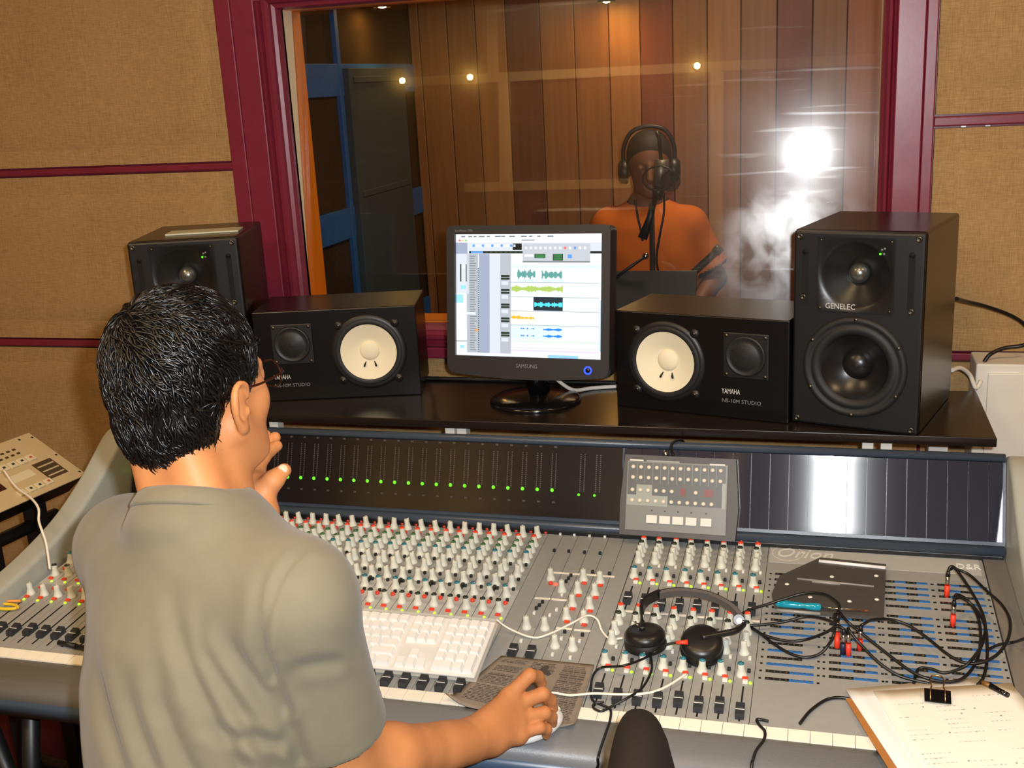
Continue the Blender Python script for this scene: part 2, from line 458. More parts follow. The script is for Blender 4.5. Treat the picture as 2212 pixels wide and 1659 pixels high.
# casing boards (front face 2.692) and stepped mouldings
MB().box((LX, 2.694, 0.958), (-1.486, 2.742, 2.06), None, 0.003).build('casing_board', M_MAROON, win)
MB().box((-1.484, 2.692, 0.958), (-1.418, 2.742, 2.06), None, 0.003).build('casing_board', M_MAROON, win)
MB().box((0.136, 2.692, 0.958), (0.196, 2.742, 2.06), None, 0.003).build('casing_board', M_MAROON, win)
MB().box((0.197, 2.702, 0.958), (RX, 2.742, 2.06), None, 0.003).build('casing_board', M_MAROON, win)
MB().box((-1.4175, 2.692, 1.925), (0.1355, 2.742, 2.06), None, 0.003).build('casing_board', M_MAROON, win)
MB().box((-1.418, 2.694, 0.962), (0.136, 2.742, 0.992), None, 0.004).build('casing_board', M_MAROON, win)
def moulding(side):
    prof = [(0.0, 0.05), (0.0, 0.0), (0.012, -0.006), (0.014, 0.002), (0.020, -0.004), (0.030, -0.006), (0.037, 0.002), (0.039, 0.012), (0.048, 0.016), (0.052, 0.03), (0.052, 0.05)]
    m = MB()
    if side == 'l': m.prism([(-1.418+p[0], 2.70+p[1]) for p in prof], 1.0, 1.925, 'Z')
    if side == 'r': m.prism([(0.136-p[0]*0.55, 2.70+p[1]) for p in prof], 1.0, 1.925, 'Z')
    if side == 'b': m.prism([(2.70+p[1], 0.994+p[0]*1.1) for p in prof], -1.418, 0.136, 'X')
    if side == 't': m.prism([(2.70+p[1], 1.924-p[0]*1.08) for p in prof], -1.418, 0.136, 'X')
    return m.build('casing_moulding', M_MAROON, win)
for s in 'lrbt': moulding(s)
N1 = Vector((-0.025445, 0.99677431, -0.07611518)); N2 = Vector((-0.02, 0.9953, 0.095)).normalized()
P1 = Vector((-0.63, 2.788, 1.45)); P2 = Vector((-0.63, 2.868, 1.45))
def planeY(P, N, x, z): return P.y - (N.x*(x-P.x)+N.z*(z-P.z))/N.y
M_JWHITE = mat('bare_white_wood', (222, 204, 168), 0.6)
def jamb(x0, x1, xr):
    ya, yb = planeY(P1, N1, xr, OZ0), planeY(P1, N1, xr, OZ1)
    MB().prism([(2.742, OZ0), (ya, OZ0), (yb, OZ1), (2.742, OZ1)], x0, x1, 'X').build('jamb_lining', M_JWHITE, win)
    MB().prism([(ya, OZ0), (2.85, OZ0), (2.85, OZ1), (yb, OZ1)], x0, x1, 'X').build('jamb_lining', M_ORANGE, win)
jamb(OX0-0.012, OX0, OX0); jamb(OX1, OX1+0.012, OX1)
MB().box((OX0-0.012, 2.742, OZ0-0.012), (OX1+0.012, 2.85, OZ0)).build('window_sill', M_ORANGE, win)
MB().box((OX0-0.012, 2.742, OZ1), (OX1+0.012, 2.85, OZ1+0.012)).build('jamb_lining', M_ORANGE, win)
def pane(P, N, mtl):
    m = MB(); vs = []
    for dy in (0.0, 0.006):
        for x, z in ((OX0, OZ0), (OX1, OZ0), (OX1, OZ1), (OX0, OZ1)):
            vs.append((x, planeY(P, N, x, z)+dy, z))
    m.add(vs, [(0, 1, 2, 3), (7, 6, 5, 4), (0, 4, 5, 1), (1, 5, 6, 2), (2, 6, 7, 3), (3, 7, 4, 0)])
    return m.build('pane', mtl, win)
pane(P1, N1, glass_pane('smeared_glass', True))

# ------------------------------------------------------------------ ceiling lamps and small wall spots of the control room
M_LAMPGLOW = mat('lamp_glow', (255, 214, 150), 0.5, emit=(255, 196, 110), estr=6.0)
M_BULB = mat('spot_bulb_glow', (255, 220, 150), 0.5, emit=(255, 196, 96), estr=240.0)
for i, p in enumerate(CEIL_LAMPS):
    t = thing('ceiling_lamp', ['round ceiling lamp above the seated man', 'round ceiling lamp above the middle of the control room', 'round ceiling lamp near the right wall', 'added round lamp behind the camera that brightens the back wall'][i], 'lamp', p)
    MB().lathe((0, 0, 0), (0, 0, 1), [(0.0, 0.088), (0.29, 0.088), (0.29, 0.0), (0.26, -0.012), (0.26, 0.02)], 28).build('housing', M_WHITE, t)
    MB().lathe((0, 0, 0), (0, 0, 1), [(0.258, 0.02), (0.0, 0.02)], 28).build('diffuser', M_LAMPGLOW, t)
for i, x in enumerate((-2.49, -2.03, -0.58)):
    t = thing('wall_spotlight', ['small warm spot mirrored leftmost in the window glass', 'small warm spot mirrored beside the blue-framed corner', 'small warm spot mirrored above the singer'][i], 'lamp', (x, -1.56, 2.36))
    MB().lathe((0, 0, 0), (0, 1, 0), [(0.0, -0.015), (0.03, -0.012), (0.035, 0.02), (0.028, 0.05), (0.02, 0.05)], 20).build('housing', M_CHROME, t)
    MB().lathe((0, 0, 0), (0, 1, 0), [(0.0, 0.058), (0.014, 0.053), (0.02, 0.045)], 16).build('bulb', M_BULB, t)

# ================================================================== recording booth
M_BCARPET = mat('booth_floor', (52, 40, 34), 0.9)
struct(MB().box((-1.95, 2.85, -0.08), (1.45, 5.15, 0)).build('floor.001', M_BCARPET))
struct(MB().box((-1.95, 2.85, 2.6), (1.45, 5.15, 2.68)).build('ceiling.001', mat('booth_ceiling', (70, 50, 34), 0.9)))
struct(MB().box((1.35, 2.85, 0), (1.45, 5.05, 2.6)).build('wall_booth_right', M_SIDE))
M_FELT = mat('dark_brown_felt', (60, 44, 30), 0.95, spec=0.1, var=0.2, vscale=90)
M_BLUE = mat('blue_painted_wood', (28, 92, 160), 0.6, var=0.12, vscale=20)
wl = struct(MB().box((-1.95, 2.85, 0), (-1.87, 5.05, 2.6)).build('wall_booth_left', M_FELT))
for z0, z1 in ((1.640, 1.762), (1.085, 1.205), (0.56, 0.68)):
    MB().box((-1.87, 2.85, z0), (-1.852, 5.0, z1), None, 0.002).build('blue_rail', M_BLUE, wl)
for y0, y1 in ((4.155, 4.185), (3.70, 3.735)):
    MB().box((-1.87, y0, 0), (-1.85, y1, 2.6), None, 0.002).build('blue_post', M_BLUE, wl)
d1 = bpy.data.objects.new('door_1', None); COL.objects.link(d1); struct(d1)
M_DOOR = mat('grey_blue_door', (52, 66, 74), 0.7, var=0.12, vscale=14, stretch=(1, 1, 0.2))
MB().box((-1.868, 4.195, 0.02), (-1.825, 4.80, 1.745), None, 0.004).build('door_leaf', M_DOOR, d1)
for z in (1.70, 1.25, 0.7):
    MB().box((-1.828, 4.23, z-0.012), (-1.819, 4.76, z+0.012), None, 0.002).build('door_rail', M_DOOR, d1)
# plank wall at the back, one object per plank
wbk = struct(MB().box((-1.95, 5.02, 0), (1.45, 5.10, 2.6)).build('wall_booth_back', mat('plank_gap', (30, 18, 10), 0.9)))
PT = {'l': wood('plank_light', (168, 112, 58), 0.78, 0.5), 'm': wood('plank_middle', (150, 96, 48), 0.75, 0.5),
      'd': wood('plank_dark', (112, 60, 32), 0.72, 0.5), 'r': wood('plank_reddish', (128, 62, 32), 0.75, 0.5), 'o': wood('plank_orange', (178, 104, 48), 0.78, 0.5)}
edges = [921, 980, 1040, 1104, 1176, 1248, 1321, 1387, 1456, 1529, 1600, 1676, 1751, 1824, 1900]
tone = 'mmldmmlrmlmrmo'
xs = [atY(u, 300, 5.0).x for u in edges]
w0 = 0.153
while xs[-1] < 1.35: xs.append(min(1.36, xs[-1]+w0)); tone += 'mlmr'[len(xs) % 4]
xs.insert(0, -1.86); tone = 'm'+tone
for i in range(len(xs)-1):
    MB().box((xs[i]+0.0018, 5.0+rnd.uniform(-0.002, 0.002), 0.0), (xs[i+1]-0.0018, 5.021, 2.59), None, 0.003).build('plank', PT[tone[i]], wbk)
# booth ceiling spots
for i, (x, y, z) in enumerate((tuple(atY(1310, 5, 4.84)), tuple(atY(826, 16, 4.45)))):
    t = thing('booth_spotlight', ['small bright ceiling spot in front of the glowing planks', 'small ceiling spot at the top left of the window'][i], 'lamp', (x, y, z))
    MB().cyl((0, 0, 0.02), (0, 0, 2.6-z), 0.006, n=8).build('stem', M_BLACK, t)
    MB().lathe((0, 0, 0), (0, 0, 1), [(0.0, 0.07), (0.02, 0.065), (0.04, 0.0), (0.036, 0.0), (0.018, 0.05), (0.0, 0.05)], 20).build('housing', M_BLACK, t)
    MB().lathe((0, 0, 0), (0, 0, 1), [(0.0, -0.004), (0.014, 0.0), (0.018, 0.012), (0.0, 0.03)], 16).build('bulb', M_BULB, t)
# ================================================================== shelf on posts behind the console
SH = 0.959
shelf = thing('shelf', 'long black shelf carrying the loudspeakers and the computer screen', 'shelf', (-0.65, 2.34, 0))
M_SHELF = wood('black_brown_board', (30, 24, 21), 0.8, 0.22, axis='X', scale=1.2)
MB().box((-0.893, -0.165, SH-0.018), (0.968, 0.165, SH), None, 0.0015).build('board', M_SHELF, shelf)
for x in (-1.218, -0.790, -0.763, 0.085, 0.12):
    MB().box((x+0.65-0.011, -0.145, 0.0), (x+0.65+0.011, -0.115, SH-0.018), None, 0.002).build('post', M_WHITE, shelf)
for x in (-1.50, 0.24):
    MB().box((x+0.65-0.02, 0.10, 0.0), (x+0.65+0.02, 0.14, SH-0.018), None, 0.002).build('post', M_WHITE, shelf)

# ================================================================== loudspeakers
M_CAB = mat('charcoal_speaker_paint', (18, 19, 21), 0.40, bump=0.12, bscale=900)
M_CONE = mat('black_cone', (24, 24, 25), 0.30)
M_HORN = mat('black_waveguide', (20, 21, 22), 0.34)
M_DOME = mat('metal_dome', (120, 122, 118), 0.28, 0.8)
M_SCREW = mat('dark_steel_screw', (92, 88, 80), 0.35, 1.0)
M_SLOT = mat('port_black', (5, 5, 5), 0.9)
M_GREEN = mat('green_led_glow', (60, 220, 30), 0.4, emit=(70, 230, 20), estr=3.0)
M_LBL = mat('silver_print', (196, 196, 194), 0.5)
M_LBLDIM = mat('grey_print', (120, 120, 122), 0.5)
def active_monitor(label, loc, rz):
    w, h, d = 0.25, 0.395, 0.29
    t = thing('studio_monitor', label, 'loudspeaker', loc, rz, 'tall two-way monitors')
    holes = [MB().lathe((0.0, 0, 0.128), (0, -1, 0), [(0.0, -0.04), (0.084, -0.04), (0.084, 0.03), (0.0, 0.03)], 48),
             MB().lathe((-0.003, 0, 0.3095), (0, -1, 0), [(0.0, -0.04), (0.066, -0.04), (0.066, 0.03), (0.0, 0.03)], 48)]
    me = cut(MB().box((-w/2, 0.0, 0), (w/2, d, h), None, 0.006), holes, 'cabinet'); me.materials.append(M_BLACKWOOD); link('cabinet', me, t)
    # front baffle frame
    me = cut(MB().box((-w/2+0.001, -0.008, 0.002), (w/2-0.001, 0.004, h-0.002), None, 0.005), holes, 'baffle'); me.materials.append(M_CAB); link('baffle', me, t)
    # woofer
    wz, wr = 0.128, 0.090
    f = Vector((0.0, -0.008, wz))
    MB().lathe(f, (0, -1, 0), [(wr+0.012, -0.001), (wr+0.010, 0.006), (wr, 0.007), (wr-0.003, 0.002), (wr-0.008, 0.006), (wr-0.017, 0.008), (wr-0.024, 0.001)], 48).build('woofer_surround', M_RUBBER, t)
    MB().lathe(f, (0, -1, 0), [(wr-0.023, 0.0015), (0.055, -0.016), (0.031, -0.026), (0.029, -0.027)], 48).build('woofer_cone', M_CONE, t)
    MB().lathe(f, (0, -1, 0), [(0.030, -0.027), (0.028, -0.020), (0.020, -0.012), (0.010, -0.008), (0.0, -0.007)], 32).build('dust_cap', M_CONE, t)
    # waveguide plate
    pz = 0.3095; px = -0.003; s = 0.0735
    g = MB(); n = 48
    rings = []
    def sq(a, rr):
        c, q = math.cos(a), math.sin(a); k = max(abs(c), abs(q)); return rr/k*c, rr/k*q
    outer = [sq(2*PI*i/n, s) for i in range(n)]
    prof = [(None, 0.0025), (0.069, 0.0025), (0.062, -0.003), (0.048, -0.012), (0.032, -0.022), (0.019, -0.030)]
    vs = []
    for r, y in prof:
        for i in range(n):
            a = 2*PI*i/n
            if r is None: vs.append((px+outer[i][0], -0.008-y, pz+outer[i][1]))
            else: vs.append((px+r*math.cos(a), -0.008-y, pz+r*math.sin(a)))
    g.add(vs, [(j*n+i, j*n+(i+1) % n, (j+1)*n+(i+1) % n, (j+1)*n+i) for j in range(len(prof)-1) for i in range(n)], None, True)
    edge = MB(); edge.box((px-s, -0.0105, pz-s), (px+s, -0.0075, pz+s))
    wg = g.build('waveguide', M_HORN, t)
    MB().lathe((px, -0.008+0.031, pz), (0, -1, 0), [(0.02, 0.0), (0.0195, 0.006), (0.017, 0.012), (0.012, 0.017), (0.006, 0.0195), (0.0, 0.02)], 28).build('tweeter_dome', M_DOME, t)
    # reflex slots at both sides
    for sx in (-1, 1):
        x = sx*0.101
        m = MB(); m.box((x-0.006, -0.0086, 0.248), (x+0.006, -0.0075, 0.352), None, 0.0)
        m.lathe((x, -0.0081, 0.352), (0, -1, 0), [(0.006, -0.0005), (0.006, 0.0005), (0.0, 0.0005)], 16)
        m.build('reflex_slot', M_SLOT, t)
    for x, z in ((-0.112, 0.382), (0.112, 0.382), (-0.112, 0.012), (0.112, 0.012), (-0.104, 0.262), (0.103, 0.245)):
        MB().lathe((x, -0.008, z), (0, -1, 0), [(0.0062, 0.0), (0.0055, 0.002), (0.003, 0.0022), (0.0026, 0.001), (0.0, 0.001)], 14).build('screw', M_SCREW, t)
    for a in range(6):
        q = a*PI/3+0.5; rr = wr+0.006
        MB().lathe((rr*math.cos(q), -0.0145, wz+rr*math.sin(q)), (0, -1, 0), [(0.004, 0.0), (0.003, 0.0015), (0.0, 0.0015)], 10).build('screw', M_SCREW, t)
    for x, z in ((-s+0.007, -s+0.007), (s-0.007, -s+0.007), (-s+0.007, s-0.007), (s-0.007, s-0.007)):
        MB().lathe((px+x, -0.0105, pz+z), (0, -1, 0), [(0.003, 0.0), (0.0022, 0.0014), (0.0, 0.0014)], 10).build('screw', M_SCREW, t)
    for k, (x, z, on) in enumerate(((0.046, 0.353, 1), (0.053, 0.353, 0), (0.049, 0.361, 0), (0.054, 0.363, 0))):
        MB().lathe((px+x, -0.0105, z), (0, -1, 0), [(0.0022, 0.0), (0.0016, 0.001), (0.0, 0.0012)], 10).build('status_light', M_GREEN if on else M_LBLDIM, t)
    lettering('lettering', 'GENELEC', 0.0155, M_LBL, t, Matrix.Translation((px-0.056, -0.0110, pz-s+0.007)) @ RX90, sx=0.9)
    return t
active_monitor('tall black two-way loudspeaker at the right end of the shelf, lettered GENELEC', (0.057, 2.209, SH), math.radians(-16.6))
active_monitor('tall black two-way loudspeaker at the left, half hidden by the man\'s head', (-1.412, 2.225, SH), math.radians(17.5))

M_NS = wood('black_speaker_veneer', (10, 10, 11), 0.8, 0.3, axis='X', scale=2.5)
M_IVORY = mat('ivory_paper_cone', (232, 224, 196), 0.75, bump=0.06, bscale=300)
M_MESH = mat('dark_grille', (40, 40, 40), 0.45, 0.4, var=0.4, vscale=420)
def white_cone_speaker(label, loc, rz, side):
    """lying on its side; side=+1 puts the woofer right"""
    w, h, d = 0.382, 0.215, 0.199
    t = thing('white_cone_speaker', label, 'loudspeaker', loc, rz, 'white-coned monitors lying on their sides')
    cx = side*0.075; cz = 0.110; R = 0.072
    me = cut(MB().box((-w/2, 0, 0), (w/2, d, h), None, 0.0025), [MB().lathe((cx, 0, cz), (0, -1, 0), [(0.0, -0.03), (R+0.001, -0.03), (R+0.001, 0.02), (0.0, 0.02)], 44)], 'cabinet'); me.materials.append(M_NS); link('cabinet', me, t)
    o = Vector((cx, 0, cz))
    # mounting ring with flared ears
    MB().lathe(o, (0, -1, 0), [(0.089, 0.0), (0.088, 0.0025), (R+0.006, 0.004), (R+0.002, 0.003)], 44).build('woofer_frame', M_BLACK, t)
    MB().lathe(o, (0, -1, 0), [(R+0.006, 0.005), (R+0.001, 0.008), (R-0.006, 0.004)], 44).build('woofer_surround', M_RUBBER, t)
    c = MB().lathe(o, (0, -1, 0), [(R-0.0055, 0.0042), (0.045, -0.006), (0.0235, -0.015)], 44).build('woofer_cone', M_IVORY, t)
    MB().lathe(o, (0, -1, 0), [(0.0235, -0.015), (0.0230, -0.0125), (0.020, -0.009), (0.012, -0.0065), (0.0, -0.0055)], 30).build('dust_cap', M_IVORY, t)
    for sx in (-1, 1):
        MB().tube([o+Vector((sx*0.010, 0.011, -0.026)), o+Vector((sx*0.013, 0.005, -0.033)), o+Vector((sx*0.0145, 0.0035, -0.037))], 0.002, 6, radii=[0.001, 0.0026, 0.0022]).build('lead_wire', M_BLACKG, t)
    for a in (45, 135, 225, 315):
        q = math.radians(a); p = o+Vector((0.093*math.cos(q), 0, 0.093*math.sin(q)))
        MB().lathe(p, (0, -1, 0), [(0.0105, 0.0), (0.0095, 0.003), (0.0, 0.0034)], 16).build('mounting_ear', M_BLACK, t)
        MB().lathe(p+Vector((0, -0.0034, 0)), (0, -1, 0), [(0.0035, 0.0), (0.0028, 0.0016), (0.0, 0.0016)], 10).build('screw', M_SCREW, t)
    # tweeter on a square plate
    tx = -side*0.102; tz = 0.1365; s = 0.048
    tp = MB(); tp.box((tx-s, -0.0035, tz-s), (tx+s, 0.001, tz+s), None, 0.003)
    tp.build('tweeter_plate', M_BLACK, t)
    MB().lathe((tx, -0.0035, tz), (0, -1, 0), [(0.043, 0.0), (0.042, 0.004), (0.038, 0.005), (0.036, 0.002), (0.028, 0.0055), (0.012, 0.0085), (0.0, 0.0095)], 32).build('tweeter_grille', M_MESH, t)
    for sx in (-1, 1):
        for sz in (-1, 1):
            MB().lathe((tx+sx*0.041, -0.0035, tz+sz*0.041), (0, -1, 0), [(0.004, 0.0), (0.003, 0.0015), (0.0, 0.0015)], 10).build('screw', M_SCREW, t)
    lx = tx-0.052
    lettering('lettering', 'YAMAHA', 0.0155, M_LBL, t, Matrix.Translation((lx, -0.0006, 0.053)) @ RX90, sx=0.62)
    lettering('lettering', 'NS-10M STUDIO', 0.0115, M_LBLDIM, t, Matrix.Translation((lx, -0.0006, 0.034)) @ RX90, sx=1.02)
    return t
white_cone_speaker('low black speaker with an ivory cone, right of the computer screen', (-0.2545, 2.271, SH), math.radians(-14.6), -1)
white_cone_speaker('low black speaker with an ivory cone, between the man\'s head and the screen', (-1.1, 2.318, SH), math.radians(14.5), 1)

# small pale card on the left tall speaker
card = MB().box((-0.085, -0.03, 0), (0.085, 0.035, 0.004), None, 0.001).build('pale_card', mat('pale_green_card', (196, 196, 170), 0.35), None, (-1.42, 2.335, SH+0.3952))
card.rotation_euler = (0, 0, math.radians(19)); tag(card, 'thin pale rectangular card lying on top of the left tall speaker', 'card')

# ================================================================== computer screen
mon = thing('computer_screen', 'black flat computer screen showing an audio editing program', 'screen', (-0.634, 2.297, SH), math.radians(-3.7))
M_BEZ = mat('dark_grey_bezel', (44, 44, 46), 0.36)
SW, SHH = 0.338, 0.270; tilt = math.radians(-9.0)
MT = Matrix.Translation((0, 0, 1.072-SH)) @ Matrix.Rotation(tilt, 4, 'X')
def rrect(x0, x1, z0, z1, r, bow=0.0, n=6):
    P = []
    for cx, cz, a0 in ((x1-r, z0+r, -PI/2), (x1-r, z1-r, 0), (x0+r, z1-r, PI/2), (x0+r, z0+r, PI)):
        for i in range(n+1):
            a = a0+PI/2*i/n; P.append((cx+r*math.cos(a), cz+r*math.sin(a)))
    out = []
    for x, z in P: out.append((x, z))
    if bow:   # bulging lower edge
        lowL = [(x0+r+(x1-x0-2*r)*k/12.0, z0-bow*math.sin(PI*k/12.0)) for k in range(1, 12)]
        out = out+lowL
    return out
x0, x1, z0, z1 = -SW/2-0.019, SW/2+0.019, -0.040, SHH+0.019
fr = MB(); outer = rrect(x0, x1, z0, z1, 0.014, 0.010)
fr.prism(outer, 0.004, 0.05, 'Y'); fr.xf(MT); fr.build('back_shell', M_BEZ, mon)
# bezel as four bars with the bulged lower lip
bz = MB()
bz.prism([(x0, z0+0.02), (-SW/2, 0), (-SW/2, SHH), (x0, SHH+0.005)], -0.006, 0.006, 'Y')
bz.prism([(SW/2, 0), (x1, z0+0.02), (x1, SHH+0.005), (SW/2, SHH)], -0.006, 0.006, 'Y')
bz.prism([(-SW/2, SHH), (SW/2, SHH), (x1, SHH+0.005), (x1-0.004, SHH+0.015), (x1-0.014, z1), (x0+0.014, z1), (x0+0.004, SHH+0.015), (x0, SHH+0.005)], -0.006, 0.006, 'Y')
low = [(x0, z0+0.02), (x0+0.003, z0+0.008), (x0+0.014, z0)]+[(x0+0.014+(x1-x0-0.028)*k/14.0, z0-0.010*math.sin(PI*k/14.0)) for k in range(1, 14)]+[(x1-0.014, z0), (x1-0.003, z0+0.008), (x1, z0+0.02), (SW/2, 0), (-SW/2, 0)]
bz.prism(low, -0.006, 0.006, 'Y'); bz.xf(MT); bz.build('bezel', M_BEZ, mon)
# picture
def em(name, rgb, s=1.0): return mat('screen_'+name, (4, 4, 4), 0.6, spec=0.3, emit=rgb, estr=s*1.15)
scr = MB()
def R(u0, v0, u1, v1, m, lay=1):
    """rectangle in picture pixels (322 wide, 262 high, v down), layered by 0.1 mm"""
    X = lambda u: -SW/2+u/322.0*SW
    Z = lambda v: SHH-v/262.0*SHH
    y = 0.0-0.00012*lay
    scr.quad((X(u0), y, Z(v1)), (X(u1), y, Z(v1)), (X(u1), y, Z(v0)), (X(u0), y, Z(v0)), m)
def wave(u0, u1, vc, amp, m, seed, lay=4, gaps=()):
    r = random.Random(seed); n = int((u1-u0)/1.6); env = []
    for i in range(n+1):
        q = i/n; e = 0.35+0.65*abs(math.sin(q*PI*(2.2+seed % 3)+seed))
        if any(a < q < b for a, b in gaps): e = 0.05
        env.append(amp*e*r.uniform(0.55, 1.0))
    for i in range(n):
        a = u0+(u1-u0)*i/n; b = u0+(u1-u0)*(i+1)/n
        R(a, vc-env[i], b, vc+env[i], m, lay)
eW, eG, eG2, eB, eK = em('white', (224, 236, 242)), em('grey', (170, 176, 184)), em('lightgrey', (204, 210, 218)), em('bluegrey', (150, 160, 182)), em('black', (16, 22, 20))
eSel, eDk = em('sel', (90, 150, 220)), em('darkgreen', (30, 70, 40))
R(0, 0, 322, 262, eW, 0)
R(0, 0, 322, 10, em('menu', (232, 240, 246)), 1)
R(0, 10, 322, 20, em('title', (226, 228, 232)), 1)
for i, u in enumerate((12, 28, 40, 52, 70, 88, 102, 120, 146, 164, 182, 204)): R(u, 3.5, u+rnd.choice((7, 9, 13)), 6.5, em('menutext', (110, 118, 128)), 2)
for i, c in enumerate(((230, 90, 90), (230, 200, 90), (120, 200, 110))): R(6+7*i, 12, 11+7*i, 15, em('dot%d' % i, c), 2)
R(148, 12, 176, 14, em('menutext', (0, 0, 0)), 2)
R(0, 18, 322, 42, eG2, 2); R(0, 18, 26, 42, eB, 3)
for i in range(14): R(38+7*i, 22, 43+7*i, 27, eW if i % 3 else eSel, 3)
R(128, 20, 148, 34, eK, 3); R(30, 36, 322, 41, eK, 3); R(34, 36.5, 62, 40.5, eSel, 4)
for i in range(10): R(66+11*i, 37.5, 72+11*i, 39.5, eDk, 4)
R(0, 42, 29, 128, eG2, 1); R(9, 64, 12, 102, eDk, 2); R(22, 64, 24, 102, eDk, 2); R(13, 66, 21, 72, eW, 2); R(10, 110, 22, 118, em('cyan', (150, 210, 235)), 2)
R(0, 128, 24, 230, eW, 1); R(0, 130, 16, 148, em('cyan', (150, 210, 235)), 2); R(0, 230, 24, 233, eG, 2); R(8, 240, 18, 247, em('cyan', (150, 210, 235)), 2)
R(24, 42, 50, 256, eG, 1)
for i in range(40):
    R(31, 46+5.2*i, 31+rnd.uniform(10, 16), 48+5.2*i, em('listtext', (122, 126, 134)), 2)
for i in range(46): R(49.5, 72+4*i, 52, 74.5+4*i, em('darkgreen', (0, 0, 0)), 3)
R(24, 168, 44, 173, em('sel2', (210, 232, 246)), 3); R(44, 204, 50, 209, em('orange', (236, 150, 90)), 3)
R(52, 42, 76, 256, eB, 2); R(76, 42, 100, 256, eG2, 2); R(100, 42, 124, 256, eG, 2)
for v in (92, 122, 153, 183, 214):
    R(102, v-5, 121, v-0.6, eK, 3); R(102, v+0.8, 121, v+5, eK, 3); R(104, v-3, 119, v-2, eDk, 4); R(104, v+2.4, 119, v+3.4, eDk, 4)
    R(103, v+8, 118, v+16, eG2, 3)
R(124, 66, 322, 72, em('ruler', (206, 222, 242)), 2); R(124, 60, 322, 66, em('ruler2', (220, 236, 222)), 2)
for v in (102, 133, 163, 193): R(124, v, 316, v+0.9, em('line', (120, 132, 138)), 2)
for k in range(24): R(132+8*k, 72, 132.5+8*k, 246, em('grid', (206, 216, 222)), 1)
eTeal, eLime, eCy, eOr, eBl = em('teal', (92, 152, 148)), em('lime', (164, 190, 92)), em('cyanwave', (80, 214, 236)), em('amber', (236, 172, 40)), em('blue', (36, 128, 226))
wave(138, 178, 85, 11, eTeal, 1); wave(192, 236, 86, 10, eTeal, 2)
R(138, 97, 180, 100, em('fade', (196, 220, 216)), 2); R(192, 97, 240, 100, em('fade', (0, 0, 0)), 2)
wave(125, 238, 116, 8, eLime, 4)
R(174, 133, 238, 162, em('darkclip', (24, 42, 52)), 3); wave(176, 237, 149, 6, eCy, 5)
R(124, 164, 182, 191, em('cream', (250, 234, 214)), 3); wave(125, 146, 177, 5, eOr, 6); wave(146, 176, 178, 3.5, eOr, 7)
R(124, 194, 238, 223, em('paleblue', (206, 222, 246)), 3)
wave(146, 176, 201, 2.2, eBl, 8, gaps=((0.25, 0.4), (0.55, 0.75))); wave(196, 237, 202, 3.4, eBl, 9)
wave(146, 176, 216, 2.2, eBl, 8, gaps=((0.25, 0.4), (0.55, 0.75))); wave(196, 237, 216, 3.6, eBl, 9)
for v, c in ((226, (206, 226, 210)), (233, (244, 222, 226)), (240, (214, 214, 220)), (246, (214, 204, 240))): R(124, v, 316, v+4, em('lane%d' % v, c), 2)
R(24, 256, 322, 262, eW, 2); R(206, 256, 272, 262, em('scrollbar', (140, 194, 232)), 3); R(318, 138, 322, 246, em('scrollbar', (0, 0, 0)), 3)
R(150, 22, 296, 60, em('shadow', (120, 124, 130)), 4); R(150, 20, 296, 57, em('palette', (184, 188, 196)), 5)
for i in range(13): R(155+10.6*i, 27, 160+10.6*i, 32, eW if i not in (8, 10) else (em('red', (226, 110, 110)) if i == 8 else eSel), 6)
R(176, 42, 200, 51, eDk, 6); R(216, 42, 238, 56, eDk, 6); R(248, 43, 257, 51, eSel, 6); R(154, 43, 174, 48, eW, 6)
for k in range(3): R(178, 43.2+2.8*k, 198, 44.6+2.8*k, em('lcd', (70, 150, 90)), 7); R(218, 43.2+4.2*k, 236, 45.2+4.2*k, em('lcd', (70, 150, 90)), 7)
scr.xf(Matrix.Translation((0, 0.0035, 0))); scr.xf(MT)
scr.build('display', None, mon, fix=False)
lettering('lettering', 'SAMSUNG', 0.0125, M_LBLDIM, mon, MT @ Matrix.Translation((-0.024, -0.0063, -0.0235)) @ RX90, sx=0.88)
lettering('lettering', 'SyncMaster 740n', 0.0062, M_LBLDIM, mon, MT @ Matrix.Translation((x0+0.02, -0.0063, SHH+0.006)) @ RX90)
M_BLUELED = mat('blue_ring_glow', (40, 60, 220), 0.4, emit=(40, 70, 255), estr=1.6)
b = MB(); b.lathe((SW/2-0.028, -0.006, -0.024), (0, -1, 0), [(0.0095, 0.0), (0.0085, 0.0012), (0.006, 0.0012), (0.0055, 0.0)], 24, smooth=False); b.xf(MT); pb = b.build('power_button', M_BLUELED, mon)
b = MB(); b.lathe((SW/2-0.028, -0.006, -0.024), (0, -1, 0), [(0.0056, 0.0), (0.005, 0.001), (0.0, 0.0012)], 20); b.xf(MT); b.build('button_centre', M_BLACKG, pb)
MB().tube([(0, 0.075, 0.012), (0, 0.062, 0.05), (0, 0.05, 0.10), (0, 0.045, 0.16)], 0.02, 14, radii=[0.026, 0.022, 0.02, 0.02], sx=1.0).build('stand_neck', M_BLACKG, mon)
MB().lathe((0, 0.045, 0), (0, 0, 1), [(0.102, 0.0), (0.104, 0.004), (0.098, 0.009), (0.06, 0.014), (0.03, 0.018), (0.0, 0.019)], 40).build('stand_base', M_BLACKG, mon)
